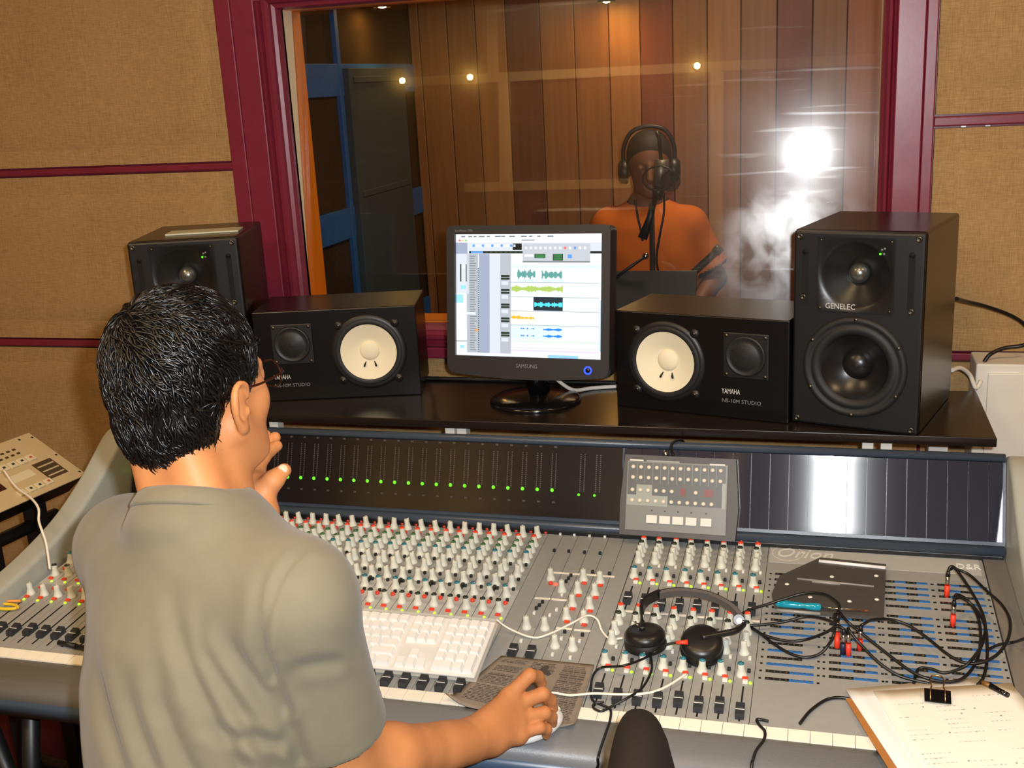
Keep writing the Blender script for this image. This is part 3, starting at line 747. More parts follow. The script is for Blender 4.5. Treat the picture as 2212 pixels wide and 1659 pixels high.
# ================================================================== mixing console
con = thing('mixing_console', 'long grey mixing console with rows of knobs, faders and a meter bridge', 'mixing console', (-0.62, 1.8, 0))
CO = Vector((-0.62, 1.8, 0))
def cpart(mb, name, mtl=None, parent=None):
    mb.v = [tuple(Vector(p)-CO) for p in mb.v]
    return mb.build(name, mtl, parent or con)
M_PANEL = mat('grey_panel', (150, 151, 148), 0.45, var=0.04, vscale=60)
M_PANEL2 = mat('light_grey_panel', (178, 180, 176), 0.45, var=0.03, vscale=60)
M_ARM = mat('grey_armrest_vinyl', (116, 118, 120), 0.42, bump=0.15, bscale=350)
M_FRAMEB = mat('slate_blue_enamel', (58, 70, 84), 0.30, bump=0.10, bscale=700)
M_SMOKE = mat('smoked_acrylic', (18, 18, 23), 0.2, spec=0.5)
M_SIDEP = mat('pale_grey_side', (168, 172, 164), 0.35, var=0.03, vscale=10)
M_CREAM = mat('cream_scribble_tape', (236, 232, 216), 0.7, var=0.03, vscale=40)
M_KNOB = mat('pale_grey_knob', (204, 207, 196), 0.5)
M_KRED, M_KBLU, M_KGRN, M_KBLK = mat('red_cap', (226, 66, 38), 0.45), mat('teal_cap', (40, 112, 128), 0.45), mat('green_cap', (58, 104, 62), 0.45), mat('dark_cap', (34, 44, 36), 0.45)
M_BTNB = mat('black_button', (30, 34, 30), 0.5)
M_BTNW = mat('white_button', (222, 222, 214), 0.5)
M_FADER = mat('fader_cap_charcoal', (40, 44, 48), 0.45)
M_LINEW = mat('white_line', (230, 230, 226), 0.5)
M_LEDG = mat('lime_led_glow', (150, 230, 20), 0.4, emit=(130, 240, 20), estr=2.2)
M_LEDR = mat('red_led_glow', (255, 90, 60), 0.4, emit=(255, 60, 40), estr=2.0)
XL, XR = -1.545, 0.292
# body under the surface
body = MB()
body.prism([(1.47, 0.60), (2.17, 0.60), (2.17, conz(2.17)-0.02), (1.47, conz(1.47)-0.012)], XL, XR+0.005, 'X')
cpart(body, 'chassis', M_FRAMEB)
# padded armrest
arm = [(1.492, 0.645), (1.492, 0.700), (1.470, 0.7015), (1.435, 0.7005), (1.418, 0.697), (1.407, 0.689), (1.403, 0.678), (1.404, 0.664), (1.410, 0.650), (1.424, 0.641)]
cpart(MB().prism(arm, XL-0.05, XR+0.05, 'X', None, True), 'armrest', M_ARM)
cpart(MB().prism([(1.401, 0.672), (1.4005, 0.655), (1.406, 0.640), (1.420, 0.634), (1.47, 0.634), (1.47, 0.66), (1.415, 0.674)], XL-0.05, XR+0.05, 'X', None, True), 'front_rail', mat('steel_blue_enamel', (66, 86, 108), 0.35))
# cream tape with one cell per module
tape = MB(); x = XL
while x < XR-0.001:
    tape.add([(a, y, conz(y)+0.0012) for a in (x+0.0004, min(XR, x+0.0316)) for y in (1.489, 1.515)]+[(a, y, conz(y)-0.01) for a in (x+0.0004, min(XR, x+0.0316)) for y in (1.489, 1.515)],
             [(0, 2, 3, 1), (0, 4, 6, 2), (1, 3, 7, 5), (0, 1, 5, 4), (2, 6, 7, 3)])
    x += 0.032
cpart(tape, 'scribble_tape', M_CREAM)
# shared little meshes -------------------------------------------------
TILT = math.atan(SLOPE)
def knob_mesh(name, cap=None, r0=0.0080, r1=0.0054, h=0.0235):
    m = MB()
    m.lathe((0, 0, 0), (0, 0, 1), [(r0*1.12, 0), (r0*1.12, h*0.12), (r0, h*0.16), (r1*1.05, h*0.55), (r1, h*0.93)], 14, M_KNOB)
    m.lathe((0, 0, 0), (0, 0, 1), [(r1, h*0.93), (r1*0.85, h*(1.0 if not cap else 1.03)), (0, h*(1.0 if not cap else 1.05))], 14, cap or M_KNOB)
    m.box((-0.0005, r1*0.2, h*0.98), (0.0005, r1*0.9, h*1.04), M_LINEW)
    return m.mesh(name)
K = {k: knob_mesh('knob', c) for k, c in (('n', None), ('r', M_KRED), ('b', M_KBLU), ('g', M_KGRN), ('k', M_KBLK))}
def bar_mesh(name, sx, sy, sz, m, bev=0.0008):
    return MB().box((-sx/2, -sy/2, 0), (sx/2, sy/2, sz), m, bev).mesh(name)
B_RED = bar_mesh('button', 0.0095, 0.006, 0.004, M_KRED); B_REDR = MB().cyl((0, 0, 0), (0, 0, 0.005), 0.0042, n=10, m=M_KRED).mesh('button')
B_BLK = bar_mesh('button', 0.0055, 0.0055, 0.006, M_BTNB); B_BLKL = bar_mesh('button_row', 0.0062, 0.024, 0.006, M_BTNB)
B_WHT = bar_mesh('button', 0.0085, 0.007, 0.005, M_BTNW); B_WHTS = bar_mesh('button', 0.005, 0.007, 0.005, M_BTNW)
B_REDL = bar_mesh('button', 0.008, 0.013, 0.004, M_KRED)
L_G = MB().lathe((0, 0, 0), (0, 0, 1), [(0.0026, 0), (0.0022, 0.002), (0, 0.0028)], 8, M_LEDG).mesh('led'); L_R = MB().lathe((0, 0, 0), (0, 0, 1), [(0.004, 0), (0.0032, 0.003), (0, 0.004)], 8, M_LEDR).mesh('led')
def fader_mesh():
    m = MB()
    prof = [(-0.0145, 0), (-0.013, 0.010), (-0.004, 0.0105), (0.0, 0.0085), (0.004, 0.0105), (0.013, 0.0125), (0.0145, 0)]
    m.prism([(y, z) for y, z in prof], -0.0068, 0.0068, 'X', M_FADER)
    m.box((-0.0069, -0.0006, 0.0082), (0.0069, 0.0006, 0.0095), M_LINEW)
    return m.mesh('fader_cap')
FADER = fader_mesh()
SLOT = bar_mesh('fader_slot', 0.0026, 1.0, 0.0008, M_SLOT, 0)
def put(name, me, x, y, parent, h=0.0):
    """stand a shared mesh on the sloping surface; parent sits at CO + its own location"""
    o = bpy.data.objects.new(name, me); COL.objects.link(o); o.parent = parent
    base = CO+parent.location if parent is not con else CO
    o.location = Vector((x, y, conz(y, h)))-base; o.rotation_euler = (TILT, 0, 0); return o
def slot(x, y0, y1, parent):
    o = put('fader_slot', SLOT, x, (y0+y1)/2, parent, 0.0002); o.scale = (1, y1-y0, 1); return o
def strip_mesh(w, y0, y1, plate=None, m=None):
    s = MB()
    def sl(xa, xb, ya, yb, top, mm):
        s.add([(a, y-1.8, conz(y)-0.0+dz-conz(1.8)) for a in (xa, xb) for y in (ya, yb) for dz in (-0.012, top)],
              [(1, 5, 7, 3), (0, 1, 3, 2), (4, 6, 7, 5), (0, 4, 5, 1), (2, 3, 7, 6)], mm)
    sl(-w/2+0.0005, w/2-0.0005, y0, y1, 0.0, m or M_PANEL)
    if plate: sl(-w/2+0.0008, w/2-0.0008, plate[0], plate[1], 0.0005, M_PANEL2)
    return s.mesh('channel_strip')
CH = strip_mesh(0.032, 1.516, 2.118, (1.740, 1.853)); GR_ = strip_mesh(0.032, 1.516, 2.118); MS = strip_mesh(0.032, 1.516, 2.118)
def strip(me, x, name):
    o = bpy.data.objects.new(name, me); COL.objects.link(o); o.parent = con
    o.location = Vector((x, 1.8, conz(1.8)))-CO; return o
# 31 input channels ----------------------------------------------------
for i in range(31):
    x = -0.564-0.032*i; s = strip(CH, x, 'channel_strip'); r = random.Random(100+i)
    put('button', B_REDR, x+0.010, 2.088, s)
    for nm, key, y in (('gain_knob', 'n', 2.070), ('send_knob', 'r', 2.032), ('send_knob', 'g', 2.006), ('send_knob', 'g', 1.983), ('send_knob', 'b', 1.962),
                       ('equalizer_knob', 'n', 1.928), ('equalizer_knob', 'n', 1.905), ('equalizer_knob', 'n', 1.867), ('monitor_knob', 'b', 1.828), ('monitor_knob', 'k', 1.778), ('pan_knob', 'n', 1.700)):
        if nm == 'pan_knob' and i < 14: continue     # the computer keyboard lies here
        o = put(nm, K[key], x-0.003+(0.003 if nm == 'send_knob' else 0), y, s); o.rotation_euler = (TILT, 0, r.uniform(-2.2, 2.2))
    put('button', B_REDR, x-0.002, 2.050, s)
    for y in (1.946, 1.888, 1.851): put('button', B_BLK, x+0.004, y, s)
    if i % 2: put('button_row', B_BLKL, x-0.002, 1.846, s)
    put('button', B_BLK, x+0.003, 1.811, s); put('button', B_REDR, x+0.002, 1.801, s)
    put('button', B_RED, x-0.001, 1.760, s); put('led', L_G, x+0.008, 1.750, s)
    put('button', B_REDL, x+0.002, 1.727, s)
    if i >= 14: put('button', B_RED, x-0.002, 1.686, s); put('led', L_G, x-0.002, 1.677, s)
    slot(x-0.001, 1.535, 1.668, s); put('fader_cap', FADER, x-0.001, 1.532 if i < 14 else 1.566+r.uniform(0, 0.006), s)
# master section: six narrow modules ------------------------------------
ms = [strip(MS, -0.548+0.016+0.032*k, 'master_strip') for k in range(6)]
def near(x): return min(ms, key=lambda o: abs(o.location.x+CO.x-x))
for x, y in ((-0.499, 1.902), (-0.468, 1.862), (-0.436, 1.908), (-0.403, 1.904), (-0.437, 1.861), (-0.404, 1.858), (-0.437, 1.813), (-0.404, 1.810), (-0.438, 1.768), (-0.405, 1.763), (-0.502, 1.728), (-0.469, 1.730), (-0.438, 1.677), (-0.406, 1.674)):
    put('master_knob', K['n'], x, y, near(x))
for x, y in ((-0.432, 1.895), (-0.400, 1.891), (-0.433, 1.849), (-0.400, 1.846), (-0.434, 1.801), (-0.401, 1.798), (-0.435, 1.757), (-0.402, 1.751)): put('button', B_RED, x, y-0.001, near(x))
put('button', B_REDR, -0.495, 1.884, near(-0.495)); put('led', L_R, -0.485, 1.884, near(-0.485))
for x, y in ((-0.463, 1.918), (-0.465, 1.906), (-0.467, 1.894), (-0.494, 1.814), (-0.497, 1.802), (-0.500, 1.791), (-0.431, 1.722), (-0.398, 1.717), (-0.424, 1.937), (-0.391, 1.935)): put('button', B_BLK, x, y, near(x))
for x, y in ((-0.500, 1.775), (-0.464, 1.845), (-0.462, 1.792), (-0.470, 1.772), (-0.432, 1.700), (-0.399, 1.697), (-0.50, 1.682), (-0.436, 1.650), (-0.404, 1.645)): put('button', B_WHTS, x, y, near(x))
LAB = bar_mesh('label_strip', 0.029, 0.005, 0.001, M_CREAM, 0)
for x, y in ((-0.490, 1.928), (-0.462, 1.928), (-0.427, 1.929), (-0.394, 1.928), (-0.498, 1.830), (-0.466, 1.830), (-0.435, 1.735), (-0.402, 1.734)): put('label_strip', LAB, x, y, near(x))
for x in (-0.505, -0.473): slot(x, 1.54, 1.665, near(x)); put('fader_cap', FADER, x, 1.645, near(x))
for x in (-0.53, -0.50, -0.468, -0.436): put('button', B_WHTS, x+0.008, 2.085, near(x)); put('button', B_BLK, x+0.012, 2.012, near(x))
# eight group modules ----------------------------------------------------
ucap = [1.845, 1.842, 1.832, 1.834, 1.835, 1.829, 1.838, 1.839]; lcap = [(1285, 1490), (1331.5, 1503), (1375, 1506), (1419, 1511), (1465, 1510), (1509, 1521), (1555, 1522), (1599, 1535)]
for k in range(8):
    x = -0.355+0.016+0.032*k; s = strip(GR_, x, 'group_strip'); r = random.Random(300+k)
    for key, y in (('r', 2.056), ('k', 2.036), ('n', 2.016), ('n', 1.994), ('b', 1.932), ('r', 1.796), ('k', 1.768), ('n', 1.735), ('n', 1.706), ('b', 1.643)):
        o = put('group_knob', K[key], x-0.004, y, s); o.rotation_euler = (TILT, 0, r.uniform(-2, 2))
    for y in (1.9215, 1.633): put('button', B_RED, x+0.002, y, s); put('led', L_G, x+0.011, y-0.010, s); put('button', B_WHT, x+0.003, y-0.0105, s); put('button', B_BLK, x+0.007, y+0.020, s)
    for y in (1.978, 1.690): put('button', B_WHTS, x+0.006, y, s)
    slot(x-0.001, 1.812, 1.898, s); put('fader_cap', FADER, x-0.001, ucap[k], s)
    put('label_strip', LAB, x, 1.809, s)
    slot(x+0.001, 1.522, 1.612, s); put('fader_cap', FADER, x+0.001, onC(*lcap[k], 0.006).y, s)
# patch bay ---------------------------------------------------------------
pb = MB(); y0, y1 = 1.516, 2.118
pb.add([(a, y, conz(y)+dz) for a in (-0.0985, 0.292) for y in (y0, y1) for dz in (-0.012, 0.0)], [(1, 5, 7, 3), (0, 1, 3, 2), (4, 6, 7, 5), (0, 4, 5, 1), (2, 3, 7, 6)])
pbay = cpart(pb, 'patch_panel', M_PANEL); pbay.location = (0, 0, 0)
lab = MB(); lab.add([(a, y, conz(y)+dz) for a in (-0.096, 0.286) for y in (2.026, 2.104) for dz in (-0.001, 0.0006)], [(1, 5, 7, 3), (0, 1, 3, 2), (4, 6, 7, 5), (0, 4, 5, 1), (2, 3, 7, 6)])
lab.v = [tuple(Vector(p)-CO) for p in lab.v]; lab.build('title_plate', M_PANEL2, pbay)
SM = Matrix.Rotation(TILT, 4, 'X')
M_PALE = mat('pale_print', (214, 214, 206), 0.5)
lettering('lettering', 'Orion', 0.052, M_PALE, pbay, Matrix.Translation(Vector((-0.088, 2.050, conz(2.050, 0.001)))-CO) @ SM, shear=0.35, sx=0.85)
ring = MB(); ring.lathe(Vector((-0.062, 2.065, conz(2.065, 0.0008))), (0, -SLOPE, 1), [(0.030, 0.0), (0.029, 0.0005), (0.0285, 0.0)], 40); ring.v = [tuple(Vector(p)-CO) for p in ring.v]
ring.build('logo_ring', M_PALE, pbay)
lettering('lettering', 'D&R', 0.028, mat('white_print', (236, 236, 232), 0.5), pbay, Matrix.Translation(Vector((0.243, 2.046, conz(2.046, 0.001)))-CO) @ SM, sx=0.8)
M_JB, M_JU, M_JH = mat('jack_black', (22, 24, 24), 0.5), mat('jack_blue', (40, 104, 172), 0.5), mat('jack_brass', (206, 176, 110), 0.3, 1.0)
def jack_row(pattern):
    m = MB(); n = len(pattern); w = 0.0094
    for i, c in enumerate(pattern):
        a = i*w; m.box((a, -0.0028, 0), (a+w, 0.0028, 0.0014), M_JB if c == 'k' else M_JU)
        m.box((a+w*0.5-0.0011, -0.0011, 0.0014), (a+w*0.5+0.0011, 0.0011, 0.0019), M_JH)
    return m.mesh('jack_row')
JR = {p: jack_row(p) for p in ('kkuukkuu', 'kkkkuuuu', 'uuuuuuuu', 'kkkkkk', 'uuuuuu')}
ROWS = [1.981, 1.960, 1.939, 1.917, 1.894, 1.860, 1.838, 1.818, 1.797, 1.774, 1.744, 1.7225, 1.701, 1.682, 1.661]
TICK = bar_mesh('number_mark', 0.004, 0.004, 0.0006, M_JB, 0)
for c, x0 in enumerate((-0.082, 0.017, 0.113, 0.205)):
    for j, y in enumerate(ROWS+([1.640] if c == 0 else [])):
        p = 'kkkkuuuu' if j % 5 == 4 else 'kkuukkuu'
        if c == 0 and j >= 9: p = ['uuuuuuuu', 'kkkkkk', 'uuuuuu', 'kkkkkk', 'uuuuuuuu', 'kkkkuuuu', 'kkkkuuuu'][j-9]
        o = put('jack_row', JR[p], x0, y, con, 0.0); o.parent = pbay; o.location = Vector((x0, y, conz(y)))-CO
        for dx in (-0.008, 0.0825):
            q = put('number_mark', TICK, x0+dx, y, con, 0.0); q.parent = pbay
# meter bridge --------------------------------------------------------------
br = MB()
BY0, BZ0, BY1, BZ1 = 2.0850, 0.772, 2.145, 0.930
br.prism([(BY0+0.006, BZ0-0.03), (BY0+0.004, BZ0), (BY1+0.004, BZ1), (2.172, BZ1), (2.172, 0.80), (2.172, 0.62), (BY0+0.02, 0.62)], XL, XR+0.04, 'X')
bridge = cpart(br, 'meter_bridge', M_FRAMEB)
BULGE = -0.0016      # the sheets are bent slightly hollow
def onB(x, t, d=0.0):
    """point on the bridge face: t 0 bottom..1 top, d in front of it"""
    n = Vector((0, -(BZ1-BZ0), BY1-BY0)).normalized()
    return Vector((x, BY0+(BY1-BY0)*t, BZ0+(BZ1-BZ0)*t))+n*(d+(BULGE*(1-(2*t-1)**2) if d > 0 else 0.0))
BN = Vector((0, -(BZ1-BZ0), BY1-BY0)).normalized(); BT = math.atan2(BY1-BY0, BZ1-BZ0)
def bpart(mb, name, m, parent=None):
    mb.v = [tuple(Vector(p)-CO) for p in mb.v]; return mb.build(name, m, parent or bridge, fix=name not in ('blank_panel', 'meter_window'))
rt = MB().tube([onB(XL, 1.0, 0.0), onB(XR+0.038, 1.0, 0.0)], 0.0085, 12); bpart(rt, 'top_rail', M_FRAMEB)
rb_ = MB().tube([onB(XL, -0.03, 0.0), onB(XR+0.038, -0.03, 0.0)], 0.010, 12); bpart(rb_, 'bottom_rail', M_FRAMEB)
lip = MB().box((XL, 2.085, 0.744), (XR+0.038, 2.10, 0.756), None, 0.002); bpart(lip, 'black_lip', M_BLACK)  # plain black bar below the bottom rail
def slab(x0, x1, t0, t1, d0, d1, m, name, parent=None):
    a = MB(); k = 12; T_ = [t0+(t1-t0)*i/k for i in range(k+1)]          # gently bulged sheet
    a.add([onB(x, t, d1) for t in T_ for x in (x0, x1)], [(2*i, 2*i+1, 2*i+3, 2*i+2) for i in range(k)], None, True)
    for x in (x0, x1): a.add([onB(x, t, d) for t in T_ for d in (d1, 0.0)], [(2*i, 2*i+1, 2*i+3, 2*i+2) for i in range(k)])
    for t in (t0, t1): a.quad(onB(x0, t, d1), onB(x1, t, d1), onB(x1, t, 0.0), onB(x0, t, 0.0))
    return bpart(a, name, m, parent)
meters = slab(XL+0.003, -0.395, 0.07, 0.95, 0.0, 0.006, M_SMOKE, 'meter_window')
M_BLANK = mat('dark_blank_panel', (46, 48, 60), 0.065, spec=0.6, var=0.10, vscale=3)
xb = -0.392
edges_b = [xb]
while xb < XR+0.03: xb = min(XR+0.034, xb+0.0365); edges_b.append(xb)
for a, b_ in zip(edges_b[:-1], edges_b[1:]): slab(a+0.0006, b_-0.0006, 0.07, 0.95, 0.0, 0.006, M_BLANK, 'blank_panel')
M_TICK = mat('dim_led', (66, 58, 60), 0.5)
def meter_mesh(nl, w=0.0022, gap=0.0085, hgt=0.083):
    m = MB()
    for c in (-gap/2, gap/2):
        for j in range(nl):
            z = j*hgt/nl; m.box((c-w/2, -0.0006, z), (c+w/2, 0.0, z+hgt/nl*0.6), M_TICK)
    return m.mesh('meter_column')
MC = meter_mesh(20)
LEDM = MB().lathe((0, 0, 0), (0, -1, 0), [(0.0036, 0), (0.003, 0.001), (0, 0.0016)], 10, M_GREEN).mesh('led')
MARK = bar_mesh('meter_mark', 0.006, 0.0006, 0.004, mat('meter_mark_grey', (52, 50, 52), 0.5), 0)
def onbridge(name, me, x, t, parent):
    o = bpy.data.objects.new(name, me); COL.objects.link(o); o.parent = parent
    o.location = onB(x, t, 0.0062)-CO; o.rotation_euler = (-BT, 0, 0); return o
for i in range(32):
    x = -0.541-0.0319*i
    if x < XL+0.01: break
    onbridge('meter_column', MC, x+0.002, 0.42, meters); onbridge('led', LEDM, x, 0.40, meters)
    onbridge('meter_mark', MARK, x+0.004, 0.24, meters); onbridge('meter_mark', MARK, x+0.004, 0.92, meters)
for x in (-0.478, -0.445):
    onbridge('meter_column', MC, x, 0.40, meters); onbridge('led', LEDM, x-0.006, 0.36, meters).scale = (0.7, 1, 0.7)
# sweeping side cheeks ----------------------------------------------------------
def cheek(x0, x1, nm):
    prof = [(1.395, 0.60), (1.392, 0.66), (1.40, 0.705), (1.45, 0.722), (1.60, 0.742), (1.75, 0.765), (1.88, 0.800), (1.98, 0.848), (2.05, 0.893), (2.095, 0.922), (2.13, 0.932), (2.16, 0.930), (2.19, 0.915), (2.215, 0.88), (2.225, 0.80), (2.225, 0.52), (1.9, 0.50)]
    q = catmull([(0, y, z) for y, z in prof], 5, True)
    bm = bmesh.new(); n = len(q)
    A = [bm.verts.new((x0, p.y, p.z)) for p in q]; B = [bm.verts.new((x1, p.y, p.z)) for p in q]
    fa = bm.faces.new(A); fb = bm.faces.new(B[::-1])
    for i in range(n): bm.faces.new((A[i], A[(i+1) % n], B[(i+1) % n], B[i]))
    bmesh.ops.recalc_face_normals(bm, faces=bm.faces[:])
    es = [e for e in bm.edges if len(e.link_faces) == 2 and (fa in e.link_faces or fb in e.link_faces)]
    bmesh.ops.bevel(bm, geom=es, offset=0.010, segments=4, affect='EDGES', profile=0.5)
    m = MB().bm(bm, None, True); return cpart(m, nm, M_SIDEP)
cheek(0.333, 0.385, 'side_cheek'); cheek(-1.605, -1.548, 'side_cheek')
edge = MB(); edge.add([(a, y, conz(y)+dz) for a in (0.294, 0.332) for y in (1.50, 2.10) for dz in (-0.02, 0.003)], [(1, 5, 7, 3), (0, 1, 3, 2), (4, 6, 7, 5), (0, 4, 5, 1), (2, 3, 7, 6)])
cpart(edge, 'edge_rail', mat('taupe_edge', (118, 112, 104), 0.5))
# legs of the console
for x in (-1.35, -0.62, 0.15):
    m = MB(); m.box((x-0.03, 1.62, 0.04), (x+0.03, 1.70, 0.61), None, 0.004); m.box((x-0.03, 2.05, 0.04), (x+0.03, 2.13, 0.61), None, 0.004); m.box((x-0.035, 1.45, 0.0), (x+0.035, 2.165, 0.045), None, 0.006)
    cpart(m, 'leg', M_BLACK)
# ================================================================== things lying on the console
# computer keyboard ------------------------------------------------------
kbY0, kbY1, kx1, kbw = 1.546, 1.686, -0.540, 0.457
kz0, kz1 = conz(kbY0, 0.004), conz(kbY1, 0.028)
kang = math.atan2(kz1-kz0, kbY1-kbY0); klen = math.hypot(kz1-kz0, kbY1-kbY0)
kb = thing('computer_keyboard', 'white computer keyboard in a clear tray lying across the channel strips', 'keyboard', (kx1-kbw/2, kbY0, kz0))
kb.rotation_euler = (kang, 0, 0)
M_KEYW = mat('white_key', (236, 236, 232), 0.4); M_KBB = mat('white_keyboard_body', (222, 220, 214), 0.4)
M_CLEAR = mat('clear_acrylic', (226, 226, 216), 0.12, alpha=0.35)
MB().box((-kbw/2, 0, 0), (kbw/2, klen, 0.0045), None, 0.002).build('tray', M_CLEAR, kb)
MB().box((-kbw/2+0.004, 0.004, 0.0045), (kbw/2-0.004, klen-0.004, 0.0085), None, 0.002).build('body', M_KBB, kb)
MB().box((-kbw/2+0.002, klen-0.006, 0.0045), (kbw/2-0.002, klen-0.001, 0.014), None, 0.0015).build('back_rim', M_CLEAR, kb)
for x in (-0.2, 0.2): MB().cyl((x, klen-0.012, -0.022), (x, klen-0.012, 0.001), 0.005, n=10).build('foot', M_KBB, kb)
for x in (-0.2, 0.2): MB().cyl((x, 0.012, -0.0028), (x, 0.012, 0.001), 0.005, n=10).build('foot', M_KBB, kb)
KM = {}
def key(w, d):
    k = (round(w, 4), round(d, 4))
    if k not in KM:
        h = 0.0085; a, b = w/2-0.0006, d/2-0.0006; c, e = w/2-0.0028, d/2-0.0030
        m = MB(); m.add([(-a, -b, 0), (a, -b, 0), (a, b, 0), (-a, b, 0), (-c, -e+0.001, h), (c, -e+0.001, h), (c, e+0.0012, h), (-c, e+0.0012, h)],
                        [(4, 5, 6, 7), (0, 1, 5, 4), (1, 2, 6, 5), (2, 3, 7, 6), (3, 0, 4, 7)])
        KM[k] = m.mesh('key', M_KEYW)
    return KM[k]
U = 0.0186; V = (klen-0.020)/6.0
def putkey(x, row, wu=1.0, hu=1.0):
    link('key', key(wu*U, hu*V), kb, (x, 0.009+V*(row+hu/2.0), 0.0085))
xr = kbw/2-0.009
for row in range(6):                                       # number pad
    for c in range(4):
        if row == 0 and c == 0: continue
        if c == 3 and row in (0, 1):
            if row == 0: putkey(xr-U*0.5, 0, 1, 2)
            continue
        if row == 0 and c == 1: putkey(xr-U*3.0, 0, 2); continue
        putkey(xr-U*(3.5-c), row)
xn = xr-U*4-0.009
for row in (5, 4, 3):
    for c in range(3): putkey(xn-U*(2.5-c), row)
putkey(xn-U*1.5, 1)
for c in range(3): putkey(xn-U*(2.5-c), 0)
xm = xn-U*3-0.009
for row, widths in ((5, [1]*14), (4, [1]*13+[1.5]), (3, [1.5]+[1]*12+[1]), (2, [1.75]+[1]*11+[1.75]), (1, [2.25]+[1]*10+[2.25]), (0, [1.5, 1.2, 1.5, 6.2, 1.5, 1.2, 1.4])):
    tot = sum(widths); x = xm-14.5*U; sc = 14.5/tot
    for w in widths:
        if x < -kbw/2+0.004: pass
        putkey(max(x+w*sc*U/2, -kbw/2+0.014), row, w*sc) if x > -kbw/2-0.002 else None
        x += w*sc*U
def cable(name, pts, r, m, label, cat='cable', n=7, k=8, group=None):
    q = catmull(pts, k); base = q[0].copy()
    o = MB().tube([p-base for p in q], r, n).build(name, m, None, base); return tag(o, label, cat, group)
M_WCABLE = mat('white_cable', (232, 226, 212), 0.5)
M_BCABLE = mat('black_cable', (18, 18, 19), 0.38)
cable('keyboard_cable', [onC(1072, 1338, 0.03), onC(1100, 1358, 0.012), onC(1150, 1377, 0.004), onC(1185, 1370, 0.006), onC(1232, 1348, 0.026), onC(1268, 1330, 0.026), onC(1290, 1338, 0.020), onC(1300, 1362, 0.006), onC(1318, 1380, 0.004), onC(1345, 1378, 0.006)], 0.0019, M_WCABLE, 'thin white cable leaving the keyboard across the master section')
# mouse pad -----------------------------------------------------------------
def padz(y): return conz(y, 0.003) if y > 1.50 else 0.7032+max(0, 0.0012-(1.50-y)*0.01)
PC = [(-0.575, 1.492), (-0.357, 1.452), (-0.360, 1.630), (-0.522, 1.632)]
def pad_pt(a, b):
    x = (PC[0][0]*(1-a)+PC[1][0]*a)*(1-b)+(PC[3][0]*(1-a)+PC[2][0]*a)*b
    y = (PC[0][1]*(1-a)+PC[1][1]*a)*(1-b)+(PC[3][1]*(1-a)+PC[2][1]*a)*b
    curl = 0.016*max(0, 1-math.hypot(a, b)/0.16)**1.5+0.012*max(0, 1-math.hypot(1-a, b)/0.12)**1.5
    return Vector((x, y, padz(y)+curl))
pad = thing('mouse_pad', 'worn brown-grey mouse pad printed like a newspaper page under the hand', 'mouse pad', (-0.45, 1.54, padz(1.54)))
PO = Vector(pad.location)
g = MB(); n = 18
vs = [pad_pt(i/n, j/n)-PO for j in range(n+1) for i in range(n+1)]+[pad_pt(i/n, j/n)-PO-Vector((0, 0, 0.002)) for j in range(n+1) for i in range(n+1)]
T = (n+1)**2; fs = []
for j in range(n):
    for i in range(n):
        k = j*(n+1)+i; fs.append((k, k+1, k+n+2, k+n+1)); fs.append((T+k, T+k+n+1, T+k+n+2, T+k+1))
bd = [i for i in range(n)]+[i*(n+1)+n for i in range(n)]+[n*(n+1)+n-i for i in range(n)]+[(n-i)*(n+1) for i in range(n)]
for a, b_ in zip(bd, bd[1:]+bd[:1]): fs.append((a, T+a, T+b_, b_))
g.add(vs, fs, None, True); g.build('mat', mat('newsprint_cloth', (134, 122, 108), 0.85, var=0.12, vscale=25), pad)
tx = MB(); r = random.Random(5)
def dash(m, f, a0, a1, b0, b1, lift=0.0006):
    m.add([f(a, b)-PO+Vector((0, 0, lift)) for a, b in ((a0, b0), (a1, b0), (a1, b1), (a0, b1))], [(0, 1, 2, 3)])
for col in ((0.06, 0.33), (0.38, 0.64), (0.70, 0.95)):
    b_ = 0.93
    while b_ > 0.12:
        big = r.random() < 0.12; h = 0.022 if big else 0.011
        if r.random() < 0.93:
            a = col[0]+r.uniform(0, 0.02)
            while a < col[1]-0.02:
                w = r.uniform(0.02, 0.06) if not big else r.uniform(0.05, 0.11)
                e = min(col[1], a+w)
                if not (0.40 < a < 0.62 and 0.25 < b_ < 0.75): dash(tx, pad_pt, a, e, b_-h, b_)
                a = e+0.008
        b_ -= h+r.uniform(0.010, 0.018)
tx.build('print', mat('faded_print', (84, 76, 68), 0.9), pad)['kind'] = 'stuff'
fig = MB(); P = [(0.50, 0.86), (0.53, 0.90), (0.57, 0.88), (0.57, 0.83), (0.63, 0.76), (0.61, 0.72), (0.57, 0.74), (0.62, 0.5), (0.57, 0.36), (0.50, 0.36), (0.49, 0.55), (0.52, 0.70), (0.49, 0.74)]
fig.add([pad_pt(*p)-PO+Vector((0, 0, 0.0007)) for p in P], [tuple(range(len(P)))]); fig.build('printed_silhouette', mat('print_silhouette', (70, 62, 56), 0.9), pad)
